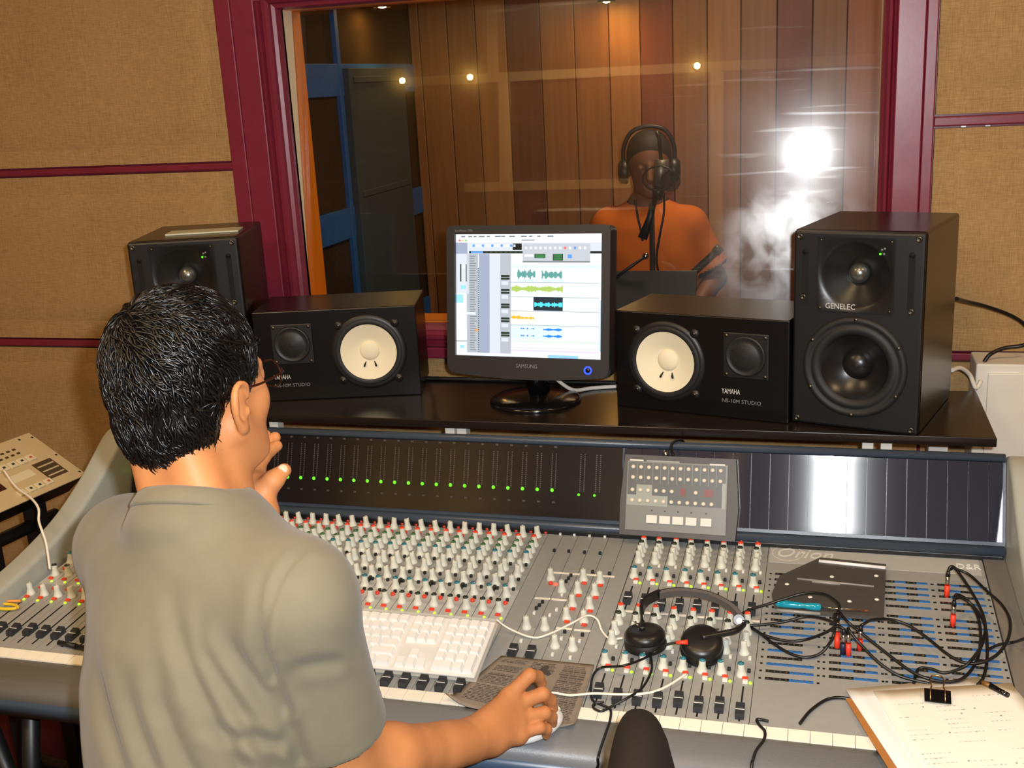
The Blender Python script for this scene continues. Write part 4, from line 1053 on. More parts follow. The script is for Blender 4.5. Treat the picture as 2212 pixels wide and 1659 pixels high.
# mouse -----------------------------------------------------------------------
mo = thing('computer_mouse', 'white computer mouse held under the man\'s right hand', 'mouse', (-0.412, 1.437, 0.7068), math.radians(-32))
bm = bmesh.new(); bmesh.ops.create_uvsphere(bm, u_segments=24, v_segments=14, radius=1)
for v in bm.verts:
    z = max(v.co.z, -0.35); v.co = Vector((v.co.x*0.029, v.co.y*0.053, (z+0.35)*0.0195))
MB().bm(bm, None, True).build('shell', M_KEYW, mo)
MB().lathe((0, 0, 0.0), (0, 0, 1), [(0.001, 0.0), (0.027, 0.0), (0.0275, 0.003)], 20).xf(Matrix.Diagonal((1, 1.85, 1, 1))).build('base', mat('clear_grey', (190, 192, 194), 0.2), mo)
cable('mouse_cable', [Vector((-0.386, 1.486, 0.715)), onC(1190, 1498, 0.012), onC(1232, 1502, 0.008), onC(1282, 1498, 0.010), onC(1340, 1500, 0.012), onC(1400, 1497, 0.012), onC(1440, 1483, 0.012), onC(1482, 1456, 0.014)], 0.0021, M_WCABLE, 'white cable running from the mouse over the group faders')
# remote control unit leaning on the meter bridge --------------------------------
RT = math.radians(20)
rm = thing('remote_control_unit', 'grey remote control box with rows of round buttons leaning on the meter bridge', 'remote control', (-0.276, 2.050, 0.7700))
rm.rotation_euler = (-RT, 0, math.radians(-1.0))
M_RFR, M_RFC = mat('taupe_frame', (74, 73, 71), 0.5), mat('grey_faceplate', (124, 127, 124), 0.35)
rw, rh = 0.224, 0.161
m = MB(); m.prism([(-rw/2-0.004, 0.0), (rw/2+0.002, 0.0), (rw/2+0.006, rh*0.4), (rw/2-0.002, rh), (-rw/2+0.002, rh), (-rw/2-0.005, rh*0.4)], 0.0, 0.026, 'Y'); m.build('case', M_RFR, rm)
MB().box((-rw/2+0.007, -0.002, 0.010), (rw/2-0.016, 0.001, rh-0.012), None, 0.001).build('faceplate', M_RFC, rm)
M_RDK, M_RLT = mat('dark_grey_field', (88, 92, 92), 0.4), mat('light_grey_field', (150, 156, 148), 0.4)
fx0, fx1 = -rw/2+0.012, rw/2-0.022
def RXc(c): return fx0+(fx1-fx0)*(c+0.5)/12.0
def plate(x0, x1, z0, z1, m, y=0.0): return MB().box((x0, -0.0026-y, z0), (x1, -0.0015, z1)).build('printed_field', m, rm)
plate(fx0-0.002, fx1+0.002, 0.064, 0.146, M_RDK)
plate(fx0-0.003, RXc(4)+0.008, 0.060, 0.081, M_RLT, 0.0004); plate(RXc(1)-0.008, RXc(2)+0.008, 0.081, 0.102, M_RLT, 0.0004)
for c in range(1, 12): MB().box((fx0+(fx1-fx0)*c/12.0-0.0003, -0.0029, 0.105), (fx0+(fx1-fx0)*c/12.0+0.0003, -0.0025, 0.145)).build('divider', M_RLT, rm)
RB = MB().lathe((0, 0, 0), (0, -1, 0), [(0.0042, 0.0), (0.0038, 0.003), (0.0028, 0.004), (0, 0.0042)], 12, mat('cream_button', (226, 218, 200), 0.4)).mesh('round_button')
for row, (z, cs) in enumerate(((0.137, range(12)), (0.116, range(12)), (0.091, (0, 1, 2, 3, 4, 5, 8)), (0.070, range(11)))):
    for c in cs: link('round_button', RB, rm, (RXc(c), -0.0028, z))
for c, w in ((6.4, 0.010), (9.6, 0.018)): MB().box((RXc(c)-w/2, -0.0032, 0.084), (RXc(c)+w/2, -0.0025, 0.099)).build('red_display', mat('dull_red_display', (128, 74, 74), 0.3), rm)
for k in range(5):
    x = -0.062+0.0262*k+(0.003 if k == 4 else 0); MB().box((x, -0.006, 0.026), (x+0.022, -0.0015, 0.042), None, 0.001).build('transport_key', M_BTNW, rm)
    MB().box((x+0.009, -0.0030, 0.050), (x+0.012, -0.0018, 0.0525)).build('indicator', M_KBLK, rm)
for x0, x1, z in ((fx0, fx0+0.028, 0.1488), (fx0+0.034, fx0+0.10, 0.1484), (fx1-0.03, fx1, 0.1470)):
    MB().box((x0, -0.0024, z), (x1, -0.0018, z+0.003)).build('printed_caption', M_PALE if x0 != fx0+0.034 else M_RLT, rm)
MB().box((fx1-0.004, -0.0028, 0.062), (fx1+0.003, -0.0018, 0.112)).build('light_bar', M_RLT, rm)
MB().cyl((-0.03, 0.012, rh-0.004), (-0.03, 0.012, rh+0.012), 0.005, n=12).build('plug', M_CHROME, rm)
cable('remote_cable', [D(1455, 983, 2.195), D(1450, 968, 2.21), D(1455, 955, 2.23), D(1472, 951, 2.26), D(1480, 965, 2.29), D(1482, 985, 2.32)], 0.003, M_BCABLE, 'black cable bending from the remote box over the meter bridge')
# headphones ------------------------------------------------------------------------
hp = thing('headphones', 'black studio headphones with a grey padded headband lying on the group faders', 'headphones', tuple(onC(1450, 1370, 0.0)))
HO = Vector(hp.location)
M_HP = mat('headphone_black', (24, 24, 24), 0.36); M_HPG = mat('grey_headband_pad', (92, 88, 86), 0.6); M_HPE = mat('black_ear_pad', (16, 16, 16), 0.55)
def cup(c, ax, nm):
    m = MB(); m.lathe(c-HO, ax, [(0.0, 0.012), (0.022, 0.012), (0.030, 0.009), (0.0345, 0.003), (0.0350, -0.004), (0.033, -0.007)], 32); o = m.build('ear_cup', M_HP, hp)
    m = MB(); m.lathe(c-HO, ax, [(0.033, -0.006), (0.036, -0.012), (0.0355, -0.020), (0.030, -0.024), (0.018, -0.022), (0.0, -0.018)], 32); m.build('ear_pad', M_HPE, hp)
    return o
c1, a1 = onC(1393, 1372, 0.030), Vector((-0.05, 0.0, 1.0)).normalized(); c2, a2 = onC(1516, 1388, 0.034), Vector((0.06, -0.5, 1)).normalized()
for c, a in ((c1, a1), (c2, a2)): cup(c, a, '')
HB = [onC(1388, 1342, 0.044), onC(1386, 1318, 0.050), onC(1396, 1298, 0.053), onC(1425, 1283, 0.055), onC(1470, 1277, 0.056), onC(1530, 1285, 0.055), onC(1578, 1308, 0.052), onC(1603, 1335, 0.047), onC(1606, 1348, 0.044)]
def ribbon(pts, w, t, up=Vector((0.0, -0.35, 1.0))):
    q = catmull(pts, 8); m = MB(); vs = []; u = up.normalized()
    for i, p in enumerate(q):
        d = (q[min(i+1, len(q)-1)]-q[max(i-1, 0)]).normalized(); nrm = d.cross(u).normalized(); uu = nrm.cross(d).normalized()
        for a, b_ in ((-1, -1), (1, -1), (1, 1), (-1, 1)): vs.append(p+uu*(w/2*a)+nrm*(t/2*b_)-HO)
    fs = [(4*i+j, 4*i+(j+1) % 4, 4*i+4+(j+1) % 4, 4*i+4+j) for i in range(len(q)-1) for j in range(4)]+[(0, 1, 2, 3), tuple(range(4*len(q)-4, 4*len(q)))]
    m.add(vs, fs, None, False); return m
ribbon(HB, 0.016, 0.0035).build('headband', M_HP, hp)
ribbon([p+Vector((0, -0.004, 0)) for p in HB[3:8]], 0.0145, 0.007).build('headband_pad', M_HPG, hp)
ribbon(HB[1:4], 0.019, 0.006).build('band_end', M_HP, hp)
MB().tube([p-HO for p in catmull([onC(1388, 1342, 0.044), onC(1384, 1356, 0.044), c1+a1*0.014], 5)], 0.004, 8).build('yoke', M_HP, hp)
MB().tube([p-HO for p in catmull([onC(1606, 1348, 0.044), onC(1590, 1362, 0.046), onC(1560, 1369, 0.046), c2+a2*0.014], 5)], 0.0055, 8).build('yoke', M_HP, hp)
m = MB().cyl(onC(1596, 1339, 0.052)-HO, onC(1596, 1339, 0.044)-HO, 0.009, n=18); m.build('pivot', M_HP, hp)
m = MB().cyl(onC(1597, 1341, 0.0535)-HO, onC(1597, 1341, 0.050)-HO, 0.005, n=14); m.build('pivot_cap', M_BTNW, hp)
MB().tube([onC(1526, 1360, 0.0435)-HO, onC(1553, 1360, 0.0435)-HO], 0.0018, 6).build('chrome_bar', M_CHROME, hp)
MB().tube([onC(1373, 1343, 0.044)-HO, onC(1378, 1352, 0.044)-HO], 0.0018, 6).build('chrome_bar', M_CHROME, hp)
MB().cyl(onC(1486, 1387, 0.044)-HO, onC(1460, 1388, 0.042)-HO, 0.0045, 0.0025, n=10).build('red_strain_relief', M_KRED, hp)
cable('headphone_cable', [onC(1460, 1388, 0.042), onC(1435, 1394, 0.036), onC(1412, 1410, 0.020), onC(1385, 1425, 0.024), onC(1345, 1438, 0.026), onC(1300, 1442, 0.006), onC(1282, 1458, 0.005), onC(1276, 1490, 0.005), onC(1280, 1512, 0.004), onC(1298, 1522, 0.004), onC(1318, 1532, 0.004), onC(1318, 1555, 0.006), atZ(1308, 1585, 0.7045), atZ(1298, 1615, 0.7045), atZ(1292, 1638, 0.7035), atY(1289, 1660, 1.4005), Vector((-0.335, 1.397, 0.64)), Vector((-0.335, 1.40, 0.50))], 0.0021, M_BCABLE, 'thin black headphone cord hanging over the front of the armrest')
cable('headphone_lead', [c1+Vector((0.01, -0.02, -0.012)), onC(1407, 1425, 0.018), onC(1407, 1450, 0.014), onC(1388, 1485, 0.012), onC(1360, 1505, 0.014), onC(1325, 1524, 0.006), onC(1300, 1536, 0.004), onC(1283, 1530, 0.004), onC(1284, 1520, 0.004), onC(1305, 1516, 0.006)], 0.0021, M_BCABLE, 'black cord looping from the left ear cup to the fader tape')
# clear tray with screwdriver -------------------------------------------------------------
tr_ = thing('acrylic_tray', 'smoky clear plastic tray lying on the patch bay', 'tray', tuple(onC(1800, 1290, 0.0)))
TO = Vector(tr_.location); P = [(1772, 1211), (1914, 1226), (1909, 1342), (1700, 1322), (1672, 1313), (1667, 1290), (1684, 1251)]
h0, h1 = 0.003, 0.010
m = MB(); A = [onC(u, v, h0)-TO for u, v in P]; B_ = [onC(u, v, h0)+Vector((0, 0, h1-h0))-TO for u, v in P]; k = len(P)
m.add(A+B_, [tuple(range(k, 2*k)), tuple(range(k-1, -1, -1))]+[(i, (i+1) % k, k+(i+1) % k, k+i) for i in range(k)])
m.build('tray_plate', mat('smoky_acrylic', (84, 80, 76), 0.2, alpha=0.82), tr_)
def tseg(a, b_, r, m_, nm): MB().tube([onC(*a, 0.011)-TO, onC(*b_, 0.011)-TO], r, 8).build(nm, m_, tr_)
tseg((1769, 1212), (1913, 1227), 0.0035, mat('painted_shine_edge', (236, 238, 240), 0.15), 'painted_shine_edge')  # gloss white paints in the shine of the chrome top edge
tseg((1722, 1250), (1888, 1267), 0.0018, mat('frosted_line', (150, 148, 144), 0.4), 'frosted_rib'); tseg((1754, 1256), (1815, 1262), 0.0026, MATS['frosted_line'], 'frosted_rib'); tseg((1678, 1318), (1772, 1326), 0.0030, MATS['frosted_line'], 'frosted_rib')
for u, v in ((1700, 1262), (1797, 1246), (1893, 1244), (1750, 1290), (1835, 1299), (1894, 1295)):
    MB().lathe(onC(u, v, 0.010)-TO, (0, 0, 1), [(0.0042, 0), (0.003, 0.0015), (0, 0.002)], 12).build('screw', mat('pale_screw', (226, 224, 214), 0.4), tr_)
sd = thing('screwdriver', 'small screwdriver with a clear turquoise handle on the smoky tray', 'screwdriver', tuple(onC(1775, 1312, 0.017)))
SO = Vector(sd.location)
M_TEAL = mat('clear_turquoise', (20, 150, 176), 0.1, coat=0.6)
ha, hb = onC(1676, 1303, 0.017)-SO, onC(1774, 1312, 0.017)-SO
MB().tube([ha.lerp(hb, t) for t in (0, 0.04, 0.2, 0.5, 0.62, 0.70, 0.85, 0.97, 1.0)], 0.006, 10, radii=[0.004, 0.0065, 0.0068, 0.0062, 0.0048, 0.0062, 0.0070, 0.0062, 0.004]).build('handle', M_TEAL, sd)
MB().tube([hb, onC(1868, 1319, 0.0135)-SO], 0.0016, 8).build('shaft', M_CHROME, sd)
MB().tube([onC(1856, 1318, 0.0138)-SO, onC(1876, 1320, 0.0128)-SO], 0.0019, 8).build('tip', mat('copper_tip', (190, 110, 60), 0.35, 0.6), sd)
# patch cords ---------------------------------------------------------------------------------
def z5(x, y): return (1640+x/3.867, 1160+y/3.867)
def pcable(pts, label, r=0.0026, plugs=(), start=None, end=None):
    """one patch cable: cord plus the plugs at its ends (standing in their jacks)"""
    q = [onC(*z5(x, y), h) for x, y, h in pts]
    if start is not None: q = [start]+q
    if end is not None: q = q+[end]
    q = catmull(q, 8); base = q[0].copy()
    t = thing('patch_cable', label, 'cable', tuple(base), group='black patch cables on the patch bay')
    MB().tube([p-base for p in q], r, 8).build('cord', M_BCABLE, t)
    for (px, py), tip, col in plugs:
        b0 = onC(*z5(px, py), 0.0); d = tip-b0
        MB().cyl(b0-base, b0+d*0.46-base, 0.0046, 0.0046, 12).build('plug_boot', col, t)
        MB().cyl(b0+d*0.46-base, b0+d*0.80-base, 0.0038, 0.0036, 12).build('plug_collar', M_CHROME, t)
        MB().cyl(b0+d*0.80-base, tip-base, 0.0042, 0.0028, 12).build('plug_sleeve', M_BCABLE, t)
    return t
M_BRED = mat('red_boot', (232, 60, 34), 0.45); M_BNAV = mat('navy_boot', (24, 32, 60), 0.45)
PL = {k: ((bx, by), onC(*z5(tx_, ty_), 0.050), c) for k, bx, by, tx_, ty_, c in ((1, 1565, 500, 1580, 285, M_BRED), (2, 1615, 745, 1630, 530, M_BRED), (3, 650, 930, 655, 640, M_BRED), (4, 745, 995, 745, 760, M_BRED), (5, 838, 945, 850, 740, M_BRED), (6, 698, 980, 708, 770, M_BNAV))}
t1, t2, t3, t4, t5, t6 = [PL[k][1] for k in range(1, 7)]
pcable([(1605, 245, 0.058), (1650, 268, 0.052), (1760, 320, 0.045), (1900, 450, 0.040), (2030, 570, 0.036), (2095, 700, 0.030), (2080, 850, 0.026), (1990, 980, 0.022), (1850, 1050, 0.018), (1700, 1045, 0.016), (1560, 970, 0.018), (1400, 840, 0.022), (1250, 740, 0.028), (1100, 690, 0.034), (950, 690, 0.044), (875, 725, 0.054)], 'black patch cable swinging widest over the right edge of the patch bay', plugs=(PL[1], PL[5]), start=t1, end=t5)
pcable([(1640, 268, 0.05), (1750, 420, 0.036), (1850, 600, 0.026), (1890, 750, 0.020), (1860, 900, 0.018), (1780, 1020, 0.026), (1700, 1090, 0.018), (1550, 1135, 0.012), (1430, 1100, 0.012), (1330, 1105, 0.008), (1290, 1230, 0.004)], 'black patch cable from the rearmost red plug, ending left of the binder clip', start=t1+Vector((0.004, 0.002, 0.003)))
pcable([(1650, 480, 0.055), (1740, 530, 0.044), (1820, 650, 0.032), (1850, 800, 0.022), (1840, 950, 0.014), (1800, 1070, 0.010), (1700, 1180, 0.008), (1560, 1210, 0.007), (1400, 1180, 0.010), (1250, 1110, 0.014), (1050, 960, 0.022), (850, 800, 0.036), (740, 710, 0.050)], 'black patch cable from the second red plug at the right to the bunch of plugs', plugs=(PL[2], PL[3]), start=t2, end=t3+Vector((0.004, 0.004, 0.0)))
pcable([(1690, 510, 0.050), (1780, 570, 0.040), (1880, 720, 0.030), (1905, 900, 0.020), (1900, 1060, 0.012), (1870, 1180, 0.008), (1825, 1235, 0.004)], 'black patch cable dropping to the dark pen behind the papers', start=t2+Vector((0.003, 0.003, 0.003)))
pcable([(760, 790, 0.05), (850, 900, 0.034), (1000, 1050, 0.020), (1150, 1150, 0.010), (1290, 1195, 0.006), (1420, 1225, 0.004)], 'black patch cable from the nearest red plug to the top edge of the papers', plugs=(PL[4],), start=t4)
pcable([(-145, 640, 0.020), (-60, 600, 0.022), (60, 565, 0.026), (200, 520, 0.034), (380, 470, 0.044), (530, 475, 0.052), (620, 520, 0.056), (670, 575, 0.055)], 'black patch cable arching over the smoky tray from the headband', end=t3)
pcable([(-130, 735, 0.012), (0, 735, 0.012), (200, 710, 0.016), (400, 665, 0.026), (560, 690, 0.040), (660, 740, 0.052)], 'black patch cable along the front of the smoky tray, with a dark blue plug', plugs=(PL[6],), end=t6)
pcable([(-95, 735, 0.006), (0, 800, 0.008), (100, 840, 0.008), (250, 870, 0.008), (400, 855, 0.014), (550, 800, 0.036), (640, 750, 0.050)], 'upper of the two black patch cables looping left of the plugs', end=t6+Vector((-0.003, 0.002, 0)))
pcable([(-95, 735, 0.006), (0, 800, 0.004), (110, 885, 0.004), (250, 970, 0.004), (380, 1005, 0.004), (500, 980, 0.008), (580, 900, 0.022), (625, 810, 0.045)], 'lower of the two black patch cables looping left of the plugs', end=t3+Vector((-0.004, -0.002, 0)))
pcable([(1905, 945, 0.006), (2000, 900, 0.008), (2120, 880, 0.012), (2212, 850, 0.045), (2330, 800, 0.09)], 'black patch cable leaving over the right cheek of the console', 0.0024)
# clipboard, papers, binder clip ----------------------------------------------------------------
cl = thing('clipboard', 'brown hardboard clipboard under the papers at the lower right', 'clipboard', tuple(onC(1832, 1526, 0.0)), math.radians(18))
M_HARD = wood('brown_hardboard', (176, 118, 62), 0.8, 0.5, axis='X')
def slab_z(y): return 0.0
CT = math.radians(2.2)
cl.rotation_euler = (CT, 0, math.radians(19)); cl.location.z = 0.7125
MB().box((0, -0.30, 0.0), (0.225, 0.012, 0.003), None, 0.001).build('board', M_HARD, cl)
def sheet(label, px, rz, w, h, z, seed, tone, lines):
    t = thing('paper_sheet', label, 'paper', tuple(onC(*px, 0.004)), math.radians(rz)); t.location.z = z; t.rotation_euler = (CT, 0, math.radians(rz))
    g = MB(); n = 10
    vs = [(w*i/n, -h*j/n, 0.0004*math.sin(i*0.7+seed)*math.sin(j*0.5)+0.0012) for j in range(n+1) for i in range(n+1)]
    T = len(vs); vs += [(x, y, zz-0.0009) for x, y, zz in vs]
    fs = []
    for j in range(n):
        for i in range(n): k = j*(n+1)+i; fs += [(k, k+n+1, k+n+2, k+1), (T+k, T+k+1, T+k+n+2, T+k+n+1)]
    bd = [i for i in range(n)]+[i*(n+1)+n for i in range(n)]+[n*(n+1)+n-i for i in range(n)]+[(n-i)*(n+1) for i in range(n)]
    for a, b_ in zip(bd, bd[1:]+bd[:1]): fs.append((a, b_, T+b_, T+a))
    g.add(vs, fs, None, True); g.build('sheet', mat('paper_'+str(seed), tone, 0.85), t)
    if lines:
        q = MB(); r = random.Random(seed)
        for k in range(lines):
            y = -h*(0.10+0.88*k/lines)
            for c in (0.06, 0.36, 0.66):
                x = w*c
                if r.random() < 0.35: continue
                while x < w*(c+r.uniform(0.12, 0.26)):
                    L = r.uniform(0.002, 0.006); zz = 0.0022
                    q.add([(x, y, zz), (x+L, y+r.uniform(-.001, .001), zz), (x+L, y+r.uniform(0.0004, 0.0011), zz), (x, y+0.0006, zz)], [(0, 1, 2, 3)]); x += L+r.uniform(0.001, 0.004)
            if r.random() < 0.3:
                x = w*r.uniform(0.1, 0.9); q.box((x, y, 0.0022), (x+0.0022, y+0.0022, 0.0028))
        q.build('handwriting', mat('pencil_grey', (150, 146, 140), 0.8), t)['kind'] = 'stuff'
    return t
sheet('white sheet at the bottom of the pile with its left corner showing', (1826, 1492), 20, 0.215, 0.30, 0.7172, 3, (232, 233, 232), 0)
sheet('cream top sheet covered with handwritten notes under the binder clip', (1886, 1499), 17, 0.215, 0.30, 0.7192, 4, (240, 237, 226), 24)
bc = thing('binder_clip', 'black binder clip with wire handles on the handwritten sheet', 'binder clip', tuple(onC(2025, 1516, 0.008)), math.radians(-2))
bc.location.z = 0.7225
m = MB(); m.prism([(-0.010, 0.0), (0.012, -0.002), (0.013, 0.005), (0.012, 0.010), (-0.010, 0.0012)], -0.019, 0.019, 'X'); m.build('clip_body', M_BLACKG, bc)
for s in (-1, 1):
    MB().tube([(s*0.0105, -0.009, 0.003), (s*0.0105, 0.006, 0.0115), (s*0.0085, 0.014, 0.014)], 0.001, 6).build('handle_wire', mat('brass_wire', (178, 150, 100), 0.3, 1.0), bc)
MB().tube(catmull([(-0.0085, 0.014, 0.014), (-0.010, 0.030, 0.016), (-0.006, 0.040, 0.017), (0.006, 0.040, 0.017), (0.010, 0.030, 0.016), (0.0085, 0.014, 0.014)], 6), 0.0011, 6).build('handle_wire', MATS['brass_wire'], bc)
pen = thing('dark_pen', 'dark pen lying behind the papers at the right', 'pen', tuple(onC(2160, 1488, 0.006)))
NO = Vector(pen.location)
MB().tube([onC(2122, 1474, 0.008)-NO, onC(2140, 1482, 0.008)-NO], 0.0035, 10).build('cap', mat('brown_pen_cap', (126, 86, 40), 0.4), pen)
MB().tube([onC(2140, 1482, 0.008)-NO, onC(2178, 1502, 0.010)-NO], 0.0045, 10, radii=[0.0048, 0.004]).build('barrel', M_BLACKG, pen)
# cords at the front -------------------------------------------------------------------------------
cable('front_cord', [onC(1660, 1558, 0.004), onC(1636, 1554, 0.004), onC(1640, 1566, 0.004), onC(1652, 1580, 0.005), atZ(1650, 1598, 0.705), atZ(1634, 1620, 0.705), atZ(1627, 1640, 0.7045), atZ(1624, 1655, 0.702), Vector((-0.088, 1.397, 0.66)), Vector((-0.088, 1.40, 0.50))], 0.0024, M_BCABLE, 'short kinked black cord hanging over the armrest right of the chair')
cable('board_cord', [onC(1728, 1563, 0.004), onC(1750, 1536, 0.004), onC(1780, 1514, 0.004), onC(1805, 1507, 0.004), onC(1835, 1509, 0.004)], 0.0026, M_BCABLE, 'black cord curving from under the clipboard to the cream tape')
mk = thing('marker_pen', 'black marker pen on the cream tape at the man\'s left side', 'pen', tuple(onC(150, 1394, 0.006)))
KO = Vector(mk.location)
MB().tube([onC(127, 1388, 0.0065)-KO, onC(165, 1396, 0.0065)-KO], 0.005, 10).build('cap', M_BLACK, mk)
MB().tube([onC(165, 1396, 0.0065)-KO, onC(230, 1409, 0.0065)-KO], 0.0044, 10).build('barrel', M_BLACK, mk)
yr = thing('yellow_ring', 'flat yellow plastic ring on the channel strips at the left picture edge', 'ring', tuple(onC(12, 1313, 0.003)))
MB().tube(catmull([(0.028*math.cos(a), 0.010*math.sin(a), 0.003) for a in [2*PI*k/12 for k in range(12)]], 3, True), 0.0032, 8).build('ring', mat('yellow_plastic', (226, 190, 40), 0.4), yr)
pc_ = thing('orange_pencil_stub', 'orange pencil stub behind the yellow ring', 'pencil', tuple(onC(18, 1298, 0.005)))
MB().tube([(-0.02, -0.006, 0), (0.026, 0.004, 0)], 0.003, 6).build('wood', mat('orange_pencil', (226, 150, 70), 0.5), pc_)
# ================================================================== organic shapes from distance fields
class Field:
    def __init__(self, lo, hi, res):
        self.lo = np.array(lo, float); self.res = res
        n = np.ceil((np.array(hi, float)-self.lo)/res).astype(int)+1
        self.n = n; self.F = np.full(tuple(n), 0.2, np.float32)
        self.ax = [self.lo[i]+res*np.arange(n[i]) for i in range(3)]
    def _win(self, lo, hi, pad):
        a = np.maximum(0, np.floor((np.array(lo)-pad-self.lo)/self.res).astype(int)); b = np.minimum(self.n, np.ceil((np.array(hi)+pad-self.lo)/self.res).astype(int)+1)
        if (b <= a).any(): return None
        sl = tuple(slice(a[i], b[i]) for i in range(3))
        X, Y, Z = np.meshgrid(self.ax[0][sl[0]], self.ax[1][sl[1]], self.ax[2][sl[2]], indexing='ij', sparse=True)
        return sl, X, Y, Z
    def _mix(self, sl, d, k, sub):
        f = self.F[sl]
        if sub:
            d = -d
            h = np.clip(0.5-0.5*(f-d)/max(k, 1e-6), 0, 1); self.F[sl] = f+(d-f)*h+k*h*(1-h)
        else:
            h = np.clip(0.5+0.5*(f-d)/max(k, 1e-6), 0, 1); self.F[sl] = f+(d-f)*h-k*h*(1-h)
    def cone(self, a, b, r1, r2=None, k=0.01, sub=False, flat=None):
        """tapered capsule; flat=(direction, factor) squeezes it along a direction"""
        r2 = r1 if r2 is None else r2; a, b = np.array(a, float), np.array(b, float); R = max(r1, r2); pad = k+3*self.res+0.01
        w = self._win(np.minimum(a, b)-R, np.maximum(a, b)+R, pad)
        if w is None: return self
        sl, X, Y, Z = w; d = b-a; L2 = max(d @ d, 1e-12)
        px, py, pz = X-a[0], Y-a[1], Z-a[2]
        t = np.clip((px*d[0]+py*d[1]+pz*d[2])/L2, 0, 1)
        qx, qy, qz = px-t*d[0], py-t*d[1], pz-t*d[2]
        if flat is not None:
            u = np.array(flat[0], float); u /= np.linalg.norm(u); s = (qx*u[0]+qy*u[1]+qz*u[2])*(1/flat[1]-1)
            qx, qy, qz = qx+s*u[0], qy+s*u[1], qz+s*u[2]
        self._mix(sl, np.sqrt(qx*qx+qy*qy+qz*qz)-(r1+(r2-r1)*t), k, sub); return self
    def ell(self, c, r, R=None, k=0.01, sub=False):
        c, r = np.array(c, float), np.array(r, float); R = np.eye(3) if R is None else np.array(R, float); m = r.max(); pad = k+3*self.res+0.01
        w = self._win(c-m, c+m, pad)
        if w is None: return self
        sl, X, Y, Z = w; x, y, z = X-c[0], Y-c[1], Z-c[2]
        u = [(R[i, 0]*x+R[i, 1]*y+R[i, 2]*z) for i in range(3)]       # rows of R are the local axes
        k0 = np.sqrt(sum((u[i]/r[i])**2 for i in range(3))); k1 = np.sqrt(sum((u[i]/r[i]**2)**2 for i in range(3)))+1e-9
        self._mix(sl, k0*(k0-1)/k1, k, sub); return self
    def half(self, p, n, lo, hi, k=0.004):
        """cut away everything beyond the plane inside the window lo..hi"""
        w = self._win(lo, hi, 0)
        if w is None: return self
        sl, X, Y, Z = w; n = np.array(n, float); n /= np.linalg.norm(n)
        d = (X-p[0])*n[0]+(Y-p[1])*n[1]+(Z-p[2])*n[2]
        self._mix(sl, -d+0*self.F[sl], k, True); return self
    def mesh(self):
        """surface nets"""
        F = self.F; S = F < 0; nx, ny, nz = F.shape
        c = [(i, j, k) for i in (0, 1) for j in (0, 1) for k in (0, 1)]
        cnt = sum(S[i:nx-1+i, j:ny-1+j, k:nz-1+k].astype(np.int8) for i, j, k in c)
        act = (cnt > 0) & (cnt < 8); idx = np.argwhere(act)
        gid = np.full(act.shape, -1, np.int64); gid[act] = np.arange(len(idx))
        acc = np.zeros((len(idx), 3)); num = np.zeros(len(idx))
        for a in c:
            for ax in range(3):
                if a[ax]: continue
                b = list(a); b[ax] = 1
                fa = F[idx[:, 0]+a[0], idx[:, 1]+a[1], idx[:, 2]+a[2]].astype(float); fb = F[idx[:, 0]+b[0], idx[:, 1]+b[1], idx[:, 2]+b[2]].astype(float)
                m = (fa < 0) != (fb < 0); t = np.where(m, fa/np.where(m, fa-fb, 1), 0)
                p = np.repeat(np.array([a], float), len(idx), 0); p[:, ax] += t
                acc[m] += p[m]; num[m] += 1
        V = self.lo+(idx+acc/num[:, None])*self.res
        Q = []
        for ax in range(3):
            o1, o2 = [(1, 2), (2, 0), (0, 1)][ax]
            A = [slice(None)]*3; B = [slice(None)]*3; A[ax] = slice(0, -1); B[ax] = slice(1, None)
            ch = S[tuple(A)] != S[tuple(B)]; e = np.argwhere(ch)
            e = e[(e[:, o1] > 0) & (e[:, o2] > 0) & (e[:, o1] < F.shape[o1]-1) & (e[:, o2] < F.shape[o2]-1)]
            if not len(e): continue
            ins = S[e[:, 0], e[:, 1], e[:, 2]]
            def at(d1, d2):
                q = e.copy(); q[:, o1] += d1; q[:, o2] += d2; return gid[q[:, 0], q[:, 1], q[:, 2]]
            q = np.stack([at(-1, -1), at(0, -1), at(0, 0), at(-1, 0)], 1); q[~ins] = q[~ins][:, ::-1]; Q.append(q)
        return V, np.concatenate(Q)
    def normals(self, V):
        g = []
        for ax in range(3):
            d = np.zeros(3); d[ax] = self.res; g.append(self.samp(V+d)-self.samp(V-d))
        g = np.stack(g, 1); return g/(np.linalg.norm(g, axis=1, keepdims=True)+1e-9)
    def samp(self, P):
        q = np.clip((P-self.lo)/self.res, 0, np.array(self.n)-1.001); i = q.astype(int); f = q-i; out = 0
        for a in (0, 1):
            for b in (0, 1):
                for c in (0, 1):
                    w = (f[:, 0] if a else 1-f[:, 0])*(f[:, 1] if b else 1-f[:, 1])*(f[:, 2] if c else 1-f[:, 2])
                    out = out+w*self.F[i[:, 0]+a, i[:, 1]+b, i[:, 2]+c]
        return out
def relax(V, Q, n=2, f=0.5):
    """light smoothing of the net"""
    e = np.concatenate([Q[:, [0, 1]], Q[:, [1, 2]], Q[:, [2, 3]], Q[:, [3, 0]]]); e = np.concatenate([e, e[:, ::-1]])
    for _ in range(n):
        s = np.zeros_like(V); c = np.zeros(len(V)); np.add.at(s, e[:, 0], V[e[:, 1]]); np.add.at(c, e[:, 0], 1); V = V*(1-f)+f*s/np.maximum(c, 1)[:, None]
    return V
